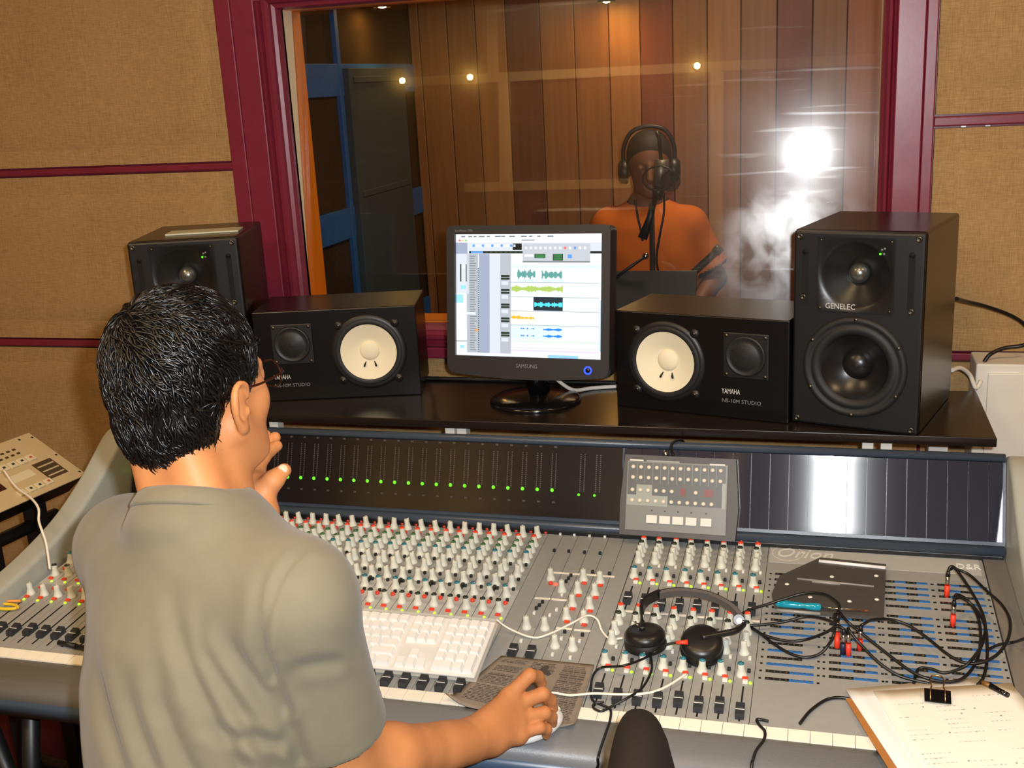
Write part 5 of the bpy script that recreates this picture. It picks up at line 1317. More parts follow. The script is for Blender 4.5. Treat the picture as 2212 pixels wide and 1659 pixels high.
def np_obj(name, parts, mtl, parent, origin, face_mat=None, mats=None):
    off = 0; VV = []; QQ = []
    for V, Q in parts: VV.append(V); QQ.append(Q+off); off += len(V)
    V = np.concatenate(VV)-np.array(origin); Q = np.concatenate(QQ)
    me = bpy.data.meshes.new(name); me.from_pydata(V.tolist(), [], Q.tolist())
    for m in (mats or [mtl]): me.materials.append(m)
    me.polygons.foreach_set('use_smooth', [True]*len(me.polygons))
    if face_mat is not None:
        cen = (V+np.array(origin))[Q].mean(1); me.polygons.foreach_set('material_index', face_mat(cen).astype(np.int32))
    me.update(); return link(name, me, parent)
def frame(yaw, pitch=0.0, roll=0.0):
    """rows: right, forward, up.  yaw>0 turns to the right of +Y, pitch>0 looks down"""
    R = Matrix.Rotation(-yaw, 3, 'Z') @ Matrix.Rotation(-pitch, 3, 'X') @ Matrix.Rotation(roll, 3, 'Y')
    return np.array([list(R.col[0]), list(R.col[1]), list(R.col[2])])

# ================================================================== the man at the console
M_SKIN = mat('warm_skin', (190, 126, 78), 0.55, spec=0.35, sss=0.10, var=0.10, vscale=26, bump=0.10, bscale=420)
M_HAIR = mat('black_hair', (9, 8, 8), 0.36, spec=0.45)
M_TEE = mat('olive_grey_cotton', (112, 106, 88), 0.92, spec=0.15, sheen=0.15, var=0.05, vscale=40, bump=0.12, bscale=900)
man = thing('person', 'man in an olive-grey T-shirt seen from behind with one hand on the mouse', 'person', (-0.74, 1.0, 0.0))
MO = (-0.74, 1.0, 0.0)
def dd(u, v, d): return np.array(D(u, v, d))
SR, SL = np.array((-0.560, 1.020, 1.128)), np.array((-0.858, 1.142, 1.112))
ER, WR = np.array((-0.560, 1.078, 0.862)), dd(1008, 1602, 1.56)
EL, WL = np.array((-0.835, 1.34, 0.885)), dd(560, 1112, 1.41)
H = np.array((-0.733, 1.128, 1.331)); HR = frame(math.radians(12), math.radians(4), math.radians(-3)); HSC_ = 1.03
def hp_(x, y, z): return H+x*HR[0]+y*HR[1]+z*HR[2]
NB = np.array((-0.704, 1.082, 1.168))          # base of the neck
# --- head, neck
f = Field((-0.93, 0.93, 1.02), (-0.55, 1.34, 1.50), 0.0026)
f.ell(hp_(0, -0.006, 0.022), (0.0735, 0.086, 0.084), HR, 0.01)
f.ell(hp_(0, 0.030, -0.020), (0.060, 0.066, 0.085), HR, 0.03)
f.ell(hp_(0, 0.050, -0.066), (0.050, 0.046, 0.050), HR, 0.03)          # jaw
f.ell(hp_(0, 0.086, -0.096), (0.022, 0.016, 0.016), HR, 0.02)          # chin
for s in (-1, 1):
    f.ell(hp_(s*0.044, 0.060, -0.028), (0.018, 0.020, 0.022), HR, 0.02)  # cheekbone
    f.cone(hp_(s*0.060, 0.010, -0.055), hp_(s*0.044, 0.055, -0.090), 0.017, 0.016, 0.025)
    f.ell(hp_(s*0.031, 0.094, -0.004), (0.016, 0.011, 0.011), HR, 0.008, True)    # eye sockets
    f.ell(hp_(s*0.031, 0.083, -0.004), (0.0122, 0.0122, 0.0122), HR, 0.002)       # eyeballs under the lids
    f.cone(hp_(s*0.012, 0.093, 0.012), hp_(s*0.038, 0.082, 0.012), 0.0065, 0.005, 0.014)
    f.ell(hp_(s*0.011, 0.103, -0.047), (0.0085, 0.009, 0.008), HR, 0.006)
f.cone(hp_(0, 0.094, 0.006), hp_(0, 0.116, -0.040), 0.0075, 0.0105, 0.012)
f.cone(hp_(-0.018, 0.093, -0.071), hp_(0.018, 0.093, -0.071), 0.0055, 0.0055, 0.008); f.cone(hp_(-0.016, 0.092, -0.079), hp_(0.016, 0.092, -0.079), 0.0062, 0.0062, 0.008)
f.cone(hp_(-0.02, 0.101, -0.0752), hp_(0.02, 0.101, -0.0752), 0.0016, 0.0016, 0.002, True)
# neck with its two muscles
f.cone(NB+(0, -0.01, -0.06), hp_(0, -0.020, -0.075), 0.051, 0.048, 0.03)
f.cone(NB+np.array((0.02, 0.03, -0.06)), hp_(0, 0.005, -0.085), 0.048, 0.044, 0.03)
for s in (-1, 1): f.cone(hp_(s*0.028, -0.052, -0.050), NB+HR[0]*s*0.042+np.array((0, -0.015, -0.02)), 0.019, 0.024, 0.03)
# ears: plate, rolled rim, tragus, lobe
for s in (-1, 1):
    e = lambda x, y, z: hp_(s*(0.0725+x), 0.002+y, -0.024+z)
    f.cone(e(0.004, -0.004, 0.014), e(0.002, 0.0, -0.016), 0.013, 0.009, 0.006, flat=(HR[0], 0.42))
    rim = [e(0.002, 0.012, 0.008), e(0.007, 0.007, 0.022), e(0.011, -0.007, 0.026), e(0.013, -0.017, 0.017), e(0.012, -0.018, 0.002), e(0.009, -0.012, -0.014), e(0.006, -0.004, -0.025)]
    rim = [np.array(p) for p in catmull(rim, 3)]
    for a, b in zip(rim[:-1], rim[1:]): f.cone(a, b, 0.0042, 0.0042, 0.003)
    f.ell(e(0.005, 0.000, -0.026), (0.0055, 0.0075, 0.0085), HR, 0.005); f.ell(e(0.004, 0.010, -0.008), (0.004, 0.004, 0.007), HR, 0.004)
    f.ell(e(0.013, -0.004, -0.004), (0.006, 0.009, 0.012), HR, 0.004, True); f.ell(e(0.0145, -0.006, 0.016), (0.0045, 0.008, 0.009), HR, 0.004, True)
head = f.mesh(); head_f = f
# --- trunk core (under the clothes), thighs and shins
PV = np.array((-0.752, 0.962, 0.60))
TF = frame(math.radians(21))
g = Field((-1.05, 0.70, 0.0), (-0.30, 1.62, 1.16), 0.009)
g.cone(NB-(0, 0, 0.06), PV+(0.01, 0.02, 0.2), 0.085, 0.10, 0.05); g.cone(PV+(0.0, 0.0, 0.2), PV, 0.10, 0.11, 0.05)
KN = {}; 
for s in (-1, 1):
    hip = PV+TF[0]*s*0.095+np.array((0, 0, -0.03)); knee = hip+TF[1]*0.40+TF[0]*s*0.06+np.array((0, 0, -0.005)); ank = knee+TF[1]*0.03+np.array((0, 0, -0.455))
    KN[s] = (hip, knee, ank)
    g.cone(hip, knee, 0.066, 0.048, 0.04); g.cone(knee, ank, 0.046, 0.032, 0.03)
g.cone(SR, ER, 0.042, 0.036, 0.02); g.cone(SL, EL, 0.042, 0.036, 0.02)
core = g.mesh()
# --- right arm and hand
a = Field((-0.68, 0.92, 0.66), (-0.34, 1.50, 1.12), 0.0026)
a.cone(SR+(ER-SR)*0.25, ER, 0.047, 0.040, 0.02); a.cone(ER, ER+(WR-ER)*0.35, 0.040, 0.041, 0.02); a.cone(ER+(WR-ER)*0.35, WR, 0.041, 0.0285, 0.02)
a.ell(ER+np.array((0.0, -0.012, -0.012)), (0.036, 0.036, 0.036), None, 0.02)
a.cone(ER+(WR-ER)*0.8, WR+(WR-ER)*0.06, 0.030, 0.028, 0.02, flat=((0.2, 0.3, 1), 0.85))
RH = {'index': [(1098, 1500, 1.635), (1144, 1459, 1.655), (1162, 1462, 1.680), (1170, 1476, 1.690)],
      'middle': [(1108, 1520, 1.635), (1172, 1499, 1.655), (1189, 1513, 1.675), (1194, 1530, 1.685)],
      'ring': [(1115, 1549, 1.63), (1176, 1540, 1.650), (1191, 1549, 1.668), (1193, 1562, 1.682)],
      'pinky': [(1118, 1582, 1.62), (1165, 1572, 1.635), (1181, 1575, 1.648), (1180, 1588, 1.658)]}
RR = {'index': (0.0115, 0.0104, 0.0094, 0.0082), 'middle': (0.0118, 0.0106, 0.0096, 0.0084), 'ring': (0.0112, 0.0100, 0.0090, 0.0080), 'pinky': (0.0104, 0.0090, 0.0080, 0.0070)}
hand_up = np.array((-0.15, -0.35, 1.0)); hand_up /= np.linalg.norm(hand_up)
MC_ = {}
for n_, c in RH.items():
    P = [dd(*q) for q in c]; r_ = RR[n_]; MC_[n_] = P[0]-hand_up*0.004
    a.cone(WR+(P[0]-WR)*0.12, P[0]-hand_up*0.007, 0.0175, 0.0145, 0.016)
    a.ell(P[0]-hand_up*0.0035, (0.0125, 0.0125, 0.0115), None, 0.008)
    for i in range(3): a.cone(P[i]-hand_up*(0.003 if i == 0 else 0), P[i+1], r_[i], r_[i+1], 0.0035)
a.cone(WR+(MC_['index']-WR)*0.35-hand_up*0.010, WR+(MC_['pinky']-WR)*0.35-hand_up*0.006, 0.017, 0.016, 0.02)
a.cone((MC_['index']+WR)/2-hand_up*0.012, (MC_['pinky']+WR)/2-hand_up*0.008, 0.015, 0.015, 0.02)
TH = [WR+(MC_['index']-WR)*0.22+np.array((-0.022, 0.0, -0.016)), WR+(MC_['index']-WR)*0.55+np.array((-0.026, 0.004, -0.026)), MC_['index']+np.array((-0.016, 0.016, -0.046)), MC_['index']+np.array((-0.006, 0.040, -0.056))]
for i, (r1, r2) in enumerate(((0.018, 0.0145), (0.0145, 0.0115), (0.0115, 0.0090))): a.cone(TH[i], TH[i+1], r1, r2, 0.010)
arm_r = a.mesh()
# --- left forearm and hand held to the chin
b = Field((-0.93, 1.10, 0.84), (-0.60, 1.42, 1.27), 0.0026)
b.cone(SL+(EL-SL)*0.5, EL, 0.044, 0.040, 0.02); b.cone(EL, EL+(WL-EL)*0.35, 0.040, 0.040, 0.02); b.cone(EL+(WL-EL)*0.35, WL, 0.040, 0.026, 0.02)
LH = {'index': [(545, 1024, 1.455), (568, 988, 1.480), (583, 972, 1.497), (598, 963, 1.507)],
      'middle': [(540, 1014, 1.472), (562, 976, 1.500), (578, 957, 1.517), (594, 945, 1.527)],
      'ring': [(535, 1007, 1.490), (553, 969, 1.517), (564, 951, 1.530), (574, 940, 1.540)],
      'pinky': [(531, 1007, 1.507), (545, 977, 1.528), (552, 962, 1.540), (558, 951, 1.547)]}
for n_, c in LH.items():
    P = [dd(*q) for q in c]; r_ = [x*0.95 for x in RR[n_]]
    b.cone(WL+(P[0]-WL)*0.15, P[0], 0.0165, 0.0125, 0.014)
    for i in range(3): b.cone(P[i], P[i+1], r_[i], r_[i+1], 0.003)
TL = [dd(556, 1092, 1.415), dd(566, 1066, 1.415), dd(590, 1038, 1.412), dd(614, 1016, 1.420)]
for i, (r1, r2) in enumerate(((0.019, 0.0155), (0.0150, 0.0118), (0.0120, 0.0092))): b.cone(TL[i], TL[i+1], r1, r2, 0.009)
b.ell(dd(552, 1065, 1.435), (0.020, 0.018, 0.026), None, 0.015)
b.cone(dd(548, 1078, 1.43), dd(540, 1030, 1.475), 0.016, 0.014, 0.015)
arm_l = b.mesh()
np_obj('body', [head, core, arm_r, arm_l], M_SKIN, man, MO)
# nail of the raised thumb
n0 = dd(611, 1013, 1.4115); 
nb = MB(); nb.lathe(n0-np.array(MO), tuple(-(np.array(ray(611, 1013)))+np.array((0.1, 0, 0.3))), [(0.0, 0.0016), (0.004, 0.0012), (0.006, 0.0)], 14); nb.xf(Matrix.Identity(4)); nb.build('thumb_nail', mat('nail', (226, 176, 148), 0.3), man)
# --- T-shirt
t = Field((-1.06, 0.76, 0.50), (-0.40, 1.36, 1.26), 0.0042)
mid = (SR+SL)/2; ctr = PV+(0, 0, 0.05)
t.ell(mid-(0, 0, 0.115)-TF[1]*0.004, (0.160, 0.108, 0.20), TF, 0.04)
t.cone(mid-TF[0]*0.105-(0, 0, 0.015), mid+TF[0]*0.105-(0, 0, 0.015), 0.064, 0.064, 0.05, flat=(TF[1], 0.95))
t.ell(mid-TF[1]*0.045-(0, 0, 0.075)+TF[0]*0.075, (0.080, 0.055, 0.11), TF, 0.04); t.ell(mid-TF[1]*0.045-(0, 0, 0.075)-TF[0]*0.075, (0.080, 0.055, 0.11), TF, 0.04)
for S in (SR, SL):
    t.cone(NB-(0, 0, 0.010), S-(0, 0, 0.008), 0.054, 0.050, 0.045)
    t.ell(S+(0, 0, -0.012), (0.060, 0.060, 0.060), TF, 0.04)
t.ell((mid+ctr)/2-(0, 0, 0.03), (0.148, 0.112, 0.24), TF, 0.06)
t.ell(ctr+(0, 0, 0.03), (0.165, 0.128, 0.15), TF, 0.06)
dR = (ER-SR)/np.linalg.norm(ER-SR); hemR = SR+dR*0.205
t.cone(SR-(0, 0, 0.008), hemR+dR*0.05, 0.060, 0.071, 0.022)
dL = (EL-SL)/np.linalg.norm(EL-SL); hemL = SL+dL*0.20
t.cone(SL-(0, 0, 0.005), hemL+dL*0.05, 0.064, 0.068, 0.022)
hem_n = dR+np.array((0.0, 0.0, 0.0))
t.half(hemR, hem_n, hemR-0.11, hemR+0.11, 0.003); t.half(hemL, dL, hemL-0.10, hemL+0.10, 0.003)
t.cone(hemR-dR*0.02, hemR+dR*0.06, 0.060, 0.062, 0.004, True); t.cone(hemL-dL*0.02, hemL+dL*0.06, 0.058, 0.060, 0.004, True)
# neck opening and collar band
t.cone(NB-(0, 0, 0.030)-TF[1]*0.012, mid-TF[1]*0.030-(0, 0, 0.07), 0.070, 0.095, 0.05)
nd = (hp_(0, -0.030, -0.075)-NB); nd /= np.linalg.norm(nd); tilt = nd+TF[1]*0.50+TF[0]*0.10; tilt /= np.linalg.norm(tilt)
cc = NB+nd*0.032
e1 = np.cross(tilt, TF[1]); e1 /= np.linalg.norm(e1); e2 = np.cross(e1, tilt)
rgn = [(e1*math.cos(q)+e2*math.sin(q)) for q in np.linspace(0, 2*PI, 33)]
for p in rgn[:-1]: t.cone(cc-tilt*0.006+p*0.056, cc-tilt*0.034+p*0.062, 0.007, 0.012, 0.02)
t.cone(cc-tilt*0.02, cc+tilt*0.10, 0.053, 0.060, 0.004, True)
V, Q = t.mesh(); N = t.normals(V)
V = relax(V, Q, 3, 0.5); Vs = relax(V, Q, 40, 0.5)
wn = np.clip(1-(np.linalg.norm(V-cc, axis=1)-0.07)/0.08, 0, 1)*np.clip(-((V-cc) @ tilt)/0.02-0.2, 0, 1); V = V+(Vs-V)*wn[:, None]
# creases: polylines given where the photograph shows them, laid on the back of the shirt
def crease(pts, depth, width, d0=1.16):
    P = catmull([Vector(dd(u, v, d)) for u, v, d in pts], 8); return np.array([list(p) for p in P]), depth, width
CR = [crease([(372, 1230, 1.18), (380, 1340, 1.17), (410, 1440, 1.165), (455, 1540, 1.16), (520, 1659, 1.15)], 0.006, 0.012),
      crease([(480, 1330, 1.16), (500, 1400, 1.155), (560, 1480, 1.15), (620, 1560, 1.14), (650, 1640, 1.14)], 0.006, 0.011),
      crease([(330, 1390, 1.19), (345, 1500, 1.18), (380, 1600, 1.17), (420, 1680, 1.16)], 0.005, 0.012),
      crease([(195, 1330, 1.25), (205, 1450, 1.24), (230, 1560, 1.22), (270, 1680, 1.20)], 0.006, 0.010),
      crease([(575, 1200, 1.13), (560, 1300, 1.135), (562, 1400, 1.14), (585, 1450, 1.14), (620, 1530, 1.13)], 0.006, 0.009),
      crease([(700, 1160, 1.13), (690, 1165, 1.13), (640, 1200, 1.12), (600, 1260, 1.13), (578, 1340, 1.14), (574, 1400, 1.14), (590, 1465, 1.14)], 0.0032, 0.006),
      crease([(420, 1560, 1.16), (500, 1590, 1.15), (600, 1600, 1.14)], 0.004, 0.010),
      crease([(440, 1300, 1.165), (430, 1370, 1.165), (450, 1430, 1.16), (520, 1540, 1.15), (590, 1659, 1.14)], 0.004, 0.010),
      crease([(270, 1440, 1.22), (290, 1540, 1.20), (330, 1659, 1.18)], 0.004, 0.010),
      crease([(610, 1460, 1.12), (660, 1440, 1.11), (720, 1430, 1.12)], 0.003, 0.010)]
disp = np.zeros(len(V))
eye = np.array(EYE)
view = V-eye; dep = view @ np.array(CAM_F); uu = 1106+FPX*(view @ np.array(CAM_R))/dep; vv = 829.5-FPX*(view @ np.array(CAM_U))/dep
back = (N @ TF[1]) < 0.35
for P, de, wd in CR:
    w_ = P-eye; pd = w_ @ np.array(CAM_F); pu = 1106+FPX*(w_ @ np.array(CAM_R))/pd; pv = 829.5-FPX*(w_ @ np.array(CAM_U))/pd
    px_w = wd*FPX/1.18
    best = np.full(len(V), 1e9); par = np.zeros(len(V))
    for i in range(len(P)-1):
        ax_, ay_, bx_, by_ = pu[i], pv[i], pu[i+1], pv[i+1]; L2 = (bx_-ax_)**2+(by_-ay_)**2+1e-9
        tt = np.clip(((uu-ax_)*(bx_-ax_)+(vv-ay_)*(by_-ay_))/L2, 0, 1); ds = np.hypot(uu-ax_-tt*(bx_-ax_), vv-ay_-tt*(by_-ay_)); cl_ = ds < best; best = np.where(cl_, ds, best); par = np.where(cl_, (i+tt)/(len(P)-1), par)
    k_ = best/(px_w*0.75); fade = np.clip(par/0.45, 0, 1)**1.3
    disp += np.where(back, 0.9*fade*(-de*np.exp(-k_*k_)+0.6*de*np.exp(-((k_-1.9)/1.1)**2)), 0)
xx, yy, zz = V[:, 0], V[:, 1], V[:, 2]
low = np.clip((1.05-zz)/0.3, 0, 1)
disp += 0.0020*low*np.sin(26*xx-14*zz+5*yy)*np.sin(17*yy+9*zz)+0.0010*np.sin(40*zz+21*xx)
V = V+N*disp[:, None]
np_obj('t_shirt', [(V, Q)], M_TEE, man, MO)
cb = MB(); cs_ = []
for p in rgn[:-1]:
    for da, db in ((0.0565, 0.002), (0.0590, 0.0085), (0.0640, 0.0095), (0.0690, 0.005), (0.0755, -0.009), (0.0745, -0.0135), (0.0580, -0.008)): cs_.append(cc+p*da+tilt*db-np.array(MO))
nr = 7; cb.add(cs_, [(i*nr+j, i*nr+(j+1) % nr, ((i+1) % 32)*nr+(j+1) % nr, ((i+1) % 32)*nr+j) for i in range(32) for j in range(nr)], None, True)
cb.build('collar', M_TEE, man)
# stitched seams
def seam(pts, name, r=0.0013):
    q = [np.array(p) for p in catmull(pts, 6)]; q = np.array(q)
    for _ in range(6): q = q-(t.samp(q)[:, None])*t.normals(q)
    q = q+t.normals(q)*0.0006
    MB().tube([Vector(p)-Vector(MO) for p in q], r, 5).build(name, M_TEE, man)
axl = SR+TF[0]*-0.028
ring_r = [axl+0.105*(math.cos(q)*np.array(TF[1])*0.95+math.sin(q)*np.array((0, 0, 1)))+np.array((0, 0, -0.03)) for q in np.linspace(0.5*PI, 1.6*PI, 9)]
# --- trousers
p_ = Field((-1.05, 0.72, 0.02), (-0.28, 1.66, 0.80), 0.008)
p_.ell(PV+(0, 0, 0.0), (0.172, 0.130, 0.115), TF, 0.04)
for s in (-1, 1):
    hip, knee, ank = KN[s]; p_.cone(hip, knee, 0.086, 0.066, 0.04); p_.cone(knee, ank+(0, 0, 0.03), 0.066, 0.055, 0.03)
V, Q = p_.mesh(); np_obj('trousers', [(V, Q)], mat('dark_denim', (38, 42, 54), 0.85), man, MO)
for s in (-1, 1):
    ank = KN[s][2]; sh = Field(ank-(0.12, 0.12, 0.12), ank+(0.16, 0.26, 0.08), 0.006)
    toe = ank+TF[1]*0.17+TF[0]*s*0.03; toe[2] = 0.03
    heel = ank-TF[1]*0.03; heel[2] = 0.04
    sh.cone(heel, toe, 0.040, 0.034, 0.02); sh.cone(ank+(0, 0, 0.01), heel, 0.042, 0.042, 0.02)
    V, Q = sh.mesh(); V[:, 2] = np.maximum(V[:, 2], 0.002); np_obj('shoe', [(V, Q)], M_BLACK, man, MO)
# --- hair: a dense cap plus several thousand overlapping wavy locks
hcap = Field((-0.93, 0.95, 1.16), (-0.58, 1.30, 1.50), 0.004)
hcap.ell(hp_(0, -0.009, 0.028), (0.0795, 0.0915, 0.0880), HR, 0.01); hcap.ell(hp_(0, -0.042, -0.030), (0.064, 0.052, 0.070), HR, 0.03)
hcap.ell(hp_(0, 0.098, -0.045), (0.12, 0.085, 0.105), HR, 0.012, True)            # face opening
for s in (-1, 1): hcap.ell(hp_(s*0.085, -0.002, -0.040), (0.035, 0.026, 0.050), HR, 0.008, True)
hcap.half(hp_(0, -0.05, -0.088), -np.array(HR[2])*-1*-1, hp_(-0.2, -0.2, -0.2)-0.2, hp_(0.2, 0.2, -0.05)+0.2, 0.01) if False else None
w = hcap._win(hp_(0, 0, 0)-0.3, hp_(0, 0, 0)+0.3, 0); sl_, X, Y, Z = w
zl = (X-H[0])*HR[2][0]+(Y-H[1])*HR[2][1]+(Z-H[2])*HR[2][2]; yl = (X-H[0])*HR[1][0]+(Y-H[1])*HR[1][1]+(Z-H[2])*HR[1][2]
hcap._mix(sl_, (zl+0.080+0*yl), 0.008, True)                                      # nape line
HV, HQ = hcap.mesh()
rg_ = np.random.RandomState(3); hn = hcap.normals(HV)
loc = np.stack([(HV-H) @ HR[i] for i in range(3)], 1)
outer_ = ((hn*(HV-H)).sum(1) > 0.0)
cand = np.where(outer_)[0]
wh = np.array(hp_(-0.018, -0.060, 0.094))                                          # the whorl at the crown
wh_n = np.array((wh-H)/np.linalg.norm(wh-H))
NL_ = 9000; pick = rg_.choice(cand, NL_)
hm = MB(); HVV = []; HFF = []; base_i = 0
for ii in pick:
    p = HV[ii].copy(); n0_ = hn[ii]; l0 = (p-H)
    lx, ly, lz = l0 @ HR[0], l0 @ HR[1], l0 @ HR[2]
    fw = p-wh; dist = np.linalg.norm(fw)
    sw = np.cross(wh_n, fw); sw = sw/(np.linalg.norm(sw)+1e-6)
    d = fw/(dist+1e-6)+sw*(0.75*math.exp(-dist/0.07))-HR[2]*0.45*min(1, dist/0.12)
    if ly > 0.02 and lz > 0.03: d = d+HR[1]*0.5+HR[0]*0.4
    d = d-n0_*(d @ n0_); d /= np.linalg.norm(d)+1e-6
    L = rg_.uniform(0.024, 0.048)*(1.0 if lz > -0.03 else 0.62); wdt = rg_.uniform(0.0007, 0.0015); ph = rg_.uniform(0, 6.28); wav = rg_.uniform(0.15, 0.7)
    lift = rg_.uniform(0.0015, 0.0065)*(1.15 if lz > 0.0 else 0.6)
    cl = math.sin(70*p[0]+1.3)*math.sin(64*p[1]+0.4)*math.sin(58*p[2]); d = d+np.cross(n0_, d)*0.8*cl+rg_.normal(0, 0.13, 3); d = d-n0_*(d @ n0_); d /= np.linalg.norm(d)+1e-6
    side = np.cross(n0_, d); n_seg = 6; q = p-n0_*0.002; pts = []
    for k in range(n_seg+1):
        tt = k/n_seg
        pts.append(q+n0_*(lift*math.sin(PI*min(1, tt*0.85+0.1))))
        ang = wav*math.sin(ph+tt*5.0)
        q = q+(d*math.cos(ang)+side*math.sin(ang))*L/n_seg
        rel = q-H; nn = np.array([(rel @ HR[0])/0.0795**2, (rel @ HR[1]+0.009)/0.0915**2, (rel @ HR[2]-0.028)/0.0880**2]); nn = nn[0]*HR[0]+nn[1]*HR[1]+nn[2]*HR[2]; nn /= np.linalg.norm(nn)
        n0_ = nn if lz > -0.02 else n0_; d = d-n0_*(d @ n0_)*0.9; d /= np.linalg.norm(d)+1e-6
    pts = np.array(pts)
    for k in range(n_seg+1):
        tg = pts[min(k+1, n_seg)]-pts[max(k-1, 0)]; tg /= np.linalg.norm(tg)+1e-9
        s1 = np.cross(tg, n0_); s1 /= np.linalg.norm(s1)+1e-9; s2 = np.cross(s1, tg); tt = k/n_seg
        r_ = wdt*(1.0 if tt < 0.5 else max(0.12, 1-(tt-0.5)*1.75))
        HVV += [pts[k]+s1*r_*1.5, pts[k]+s2*r_*0.8, pts[k]-s1*r_*1.5, pts[k]-s2*r_*0.5]
    for k in range(n_seg):
        for j in range(4): HFF.append((base_i+4*k+j, base_i+4*k+(j+1) % 4, base_i+4*k+4+(j+1) % 4, base_i+4*k+4+j))
    base_i += 4*(n_seg+1)
np_obj('hair', [(HV, HQ), (np.array(HVV), np.array(HFF))], M_HAIR, man, MO)
# --- eyebrows, glasses
gl = MB(); M_WIRE = mat('dark_red_wire', (70, 30, 22), 0.3, 0.6)
gp = lambda x, y, z: Vector(hp_(x, y, z))-Vector(MO)
for s in (-1, 1):
    ring_ = [gp(s*(0.035+0.0235*math.cos(q)), 0.112-abs(0.012*math.cos(q)*(1 if math.cos(q) > 0 else 0.2)), -0.006+0.017*math.sin(q)) for q in np.linspace(0, 2*PI, 24)]
    gl.tube(ring_, 0.0010, 6)
    gl.tube(catmull([gp(s*0.058, 0.102, 0.002), gp(s*0.072, 0.085, 0.000), gp(s*0.0790, 0.04, -0.004), gp(s*0.0800, 0.0, -0.006), gp(s*0.080, -0.014, -0.02)], 6), 0.0014, 6)
gl.tube(catmull([gp(-0.012, 0.113, -0.002), gp(0, 0.118, 0.002), gp(0.012, 0.113, -0.002)], 5), 0.001, 6)
gl.build('glasses', M_WIRE, man)
# --- office chair under him
ch = thing('office_chair', 'black swivel chair the man in the olive T-shirt sits on', 'chair', (-0.752, 0.962, 0.0), math.radians(-21))
M_CH = mat('black_chair_fabric', (24, 22, 20), 0.9, spec=0.2)
MB().box((-0.23, -0.20, 0.425), (0.23, 0.26, 0.495), None, 0.03).build('seat', M_CH, ch)
MB().cyl((0, 0, 0.06), (0, 0, 0.43), 0.028, n=16).build('column', M_BLACK, ch)
for k in range(5):
    q = k*2*PI/5+0.3; v_ = Vector((math.cos(q), math.sin(q), 0))
    MB().tube([Vector((0, 0, 0.085)), v_*0.15+Vector((0, 0, 0.08)), v_*0.28+Vector((0, 0, 0.065))], 0.02, 8, radii=[0.026, 0.022, 0.016]).build('base_arm', M_BLACK, ch)
    MB().cyl(v_*0.28+Vector((0, -0.014, 0.027)), v_*0.28+Vector((0, 0.014, 0.027)), 0.027, n=14).build('caster', M_BLACK, ch)
# ================================================================== singer in the booth
M_SKIN2 = mat('brown_skin', (118, 74, 50), 0.55)
M_OTEE = mat('orange_cotton', (200, 104, 36), 0.9, spec=0.15, var=0.06, vscale=20)
M_NAVY = mat('dark_navy_cotton', (26, 28, 36), 0.9)
sg = thing('person', 'singer in an orange T-shirt with headphones behind the booth window', 'person', (-0.64, 4.1, 0))
GO = (-0.64, 4.1, 0)
SF = frame(math.radians(170), math.radians(6))            # faces the control room
SB = 4.1
def sp(u, v, dy=0.0): return np.array(atY(u, v, SB+dy))
HS = sp(1402, 352); HSC = 1.0
def sh_(x, y, z): return HS+x*SF[0]+y*SF[1]+z*SF[2]
q = Field(HS-(0.2, 0.2, 0.32), HS+(0.2, 0.2, 0.2), 0.005)
q.ell(sh_(0, -0.006, 0.022), (0.075, 0.090, 0.086), SF, 0.01); q.ell(sh_(0, 0.030, -0.020), (0.064, 0.066, 0.085), SF, 0.03); q.ell(sh_(0, 0.050, -0.066), (0.050, 0.046, 0.050), SF, 0.03)
q.ell(sh_(0, 0.086, -0.096), (0.022, 0.016, 0.016), SF, 0.02); q.cone(sh_(0, 0.094, 0.006), sh_(0, 0.116, -0.040), 0.0085, 0.0125, 0.012)
for s in (-1, 1):
    q.ell(sh_(s*0.031, 0.094, -0.004), (0.016, 0.011, 0.011), SF, 0.008, True); q.ell(sh_(s*0.031, 0.083, -0.004), (0.012, 0.012, 0.012), SF, 0.003)
    q.ell(sh_(s*0.076, 0.0, -0.022), (0.010, 0.016, 0.028), SF, 0.006)
q.cone(sh_(-0.02, 0.094, -0.072), sh_(0.02, 0.094, -0.072), 0.007, 0.007, 0.006); q.cone(sh_(-0.018, 0.093, -0.082), sh_(0.018, 0.093, -0.082), 0.007, 0.007, 0.006)
NS = sp(1400, 450); q.cone(NS-(0, 0, 0.08), sh_(0, -0.02, -0.07), 0.062, 0.056, 0.03)
head2 = q.mesh()
S1, S2 = sp(1318, 484), sp(1488, 482)                      # his right shoulder is at the picture left
E1, E2 = sp(1262, 610, 0.02), sp(1545, 600, 0.02); H1, H2 = sp(1330, 690, -0.20), sp(1490, 690, -0.20)
PV2 = np.array((HS[0], SB+0.02, 0.86))
ar = Field((-1.15, 3.75, 0.0), (-0.15, 4.35, 1.25), 0.009)
for S, E_, Hh in ((S1, E1, H1), (S2, E2, H2)):
    ar.cone(S, E_, 0.047, 0.040, 0.02); ar.cone(E_, Hh, 0.040, 0.028, 0.02)
    dv = (Hh-E_)/np.linalg.norm(Hh-E_); palm = Hh+dv*0.07; ar.cone(Hh, palm, 0.028, 0.034, 0.02, flat=((0, 0, 1), 0.6))
    for k in range(4): ar.cone(palm+np.array(((k-1.5)*0.018, 0, 0)), palm+np.array(((k-1.5)*0.02, 0, -0.01))+dv*(0.07-0.008*abs(k-1.5)), 0.010, 0.008, 0.004)
    ar.cone(Hh+dv*0.03, Hh+dv*0.07+np.array((0.04 if S is S1 else -0.04, 0, -0.01)), 0.012, 0.009, 0.006)
ar.cone(PV2, NS, 0.10, 0.08, 0.05)
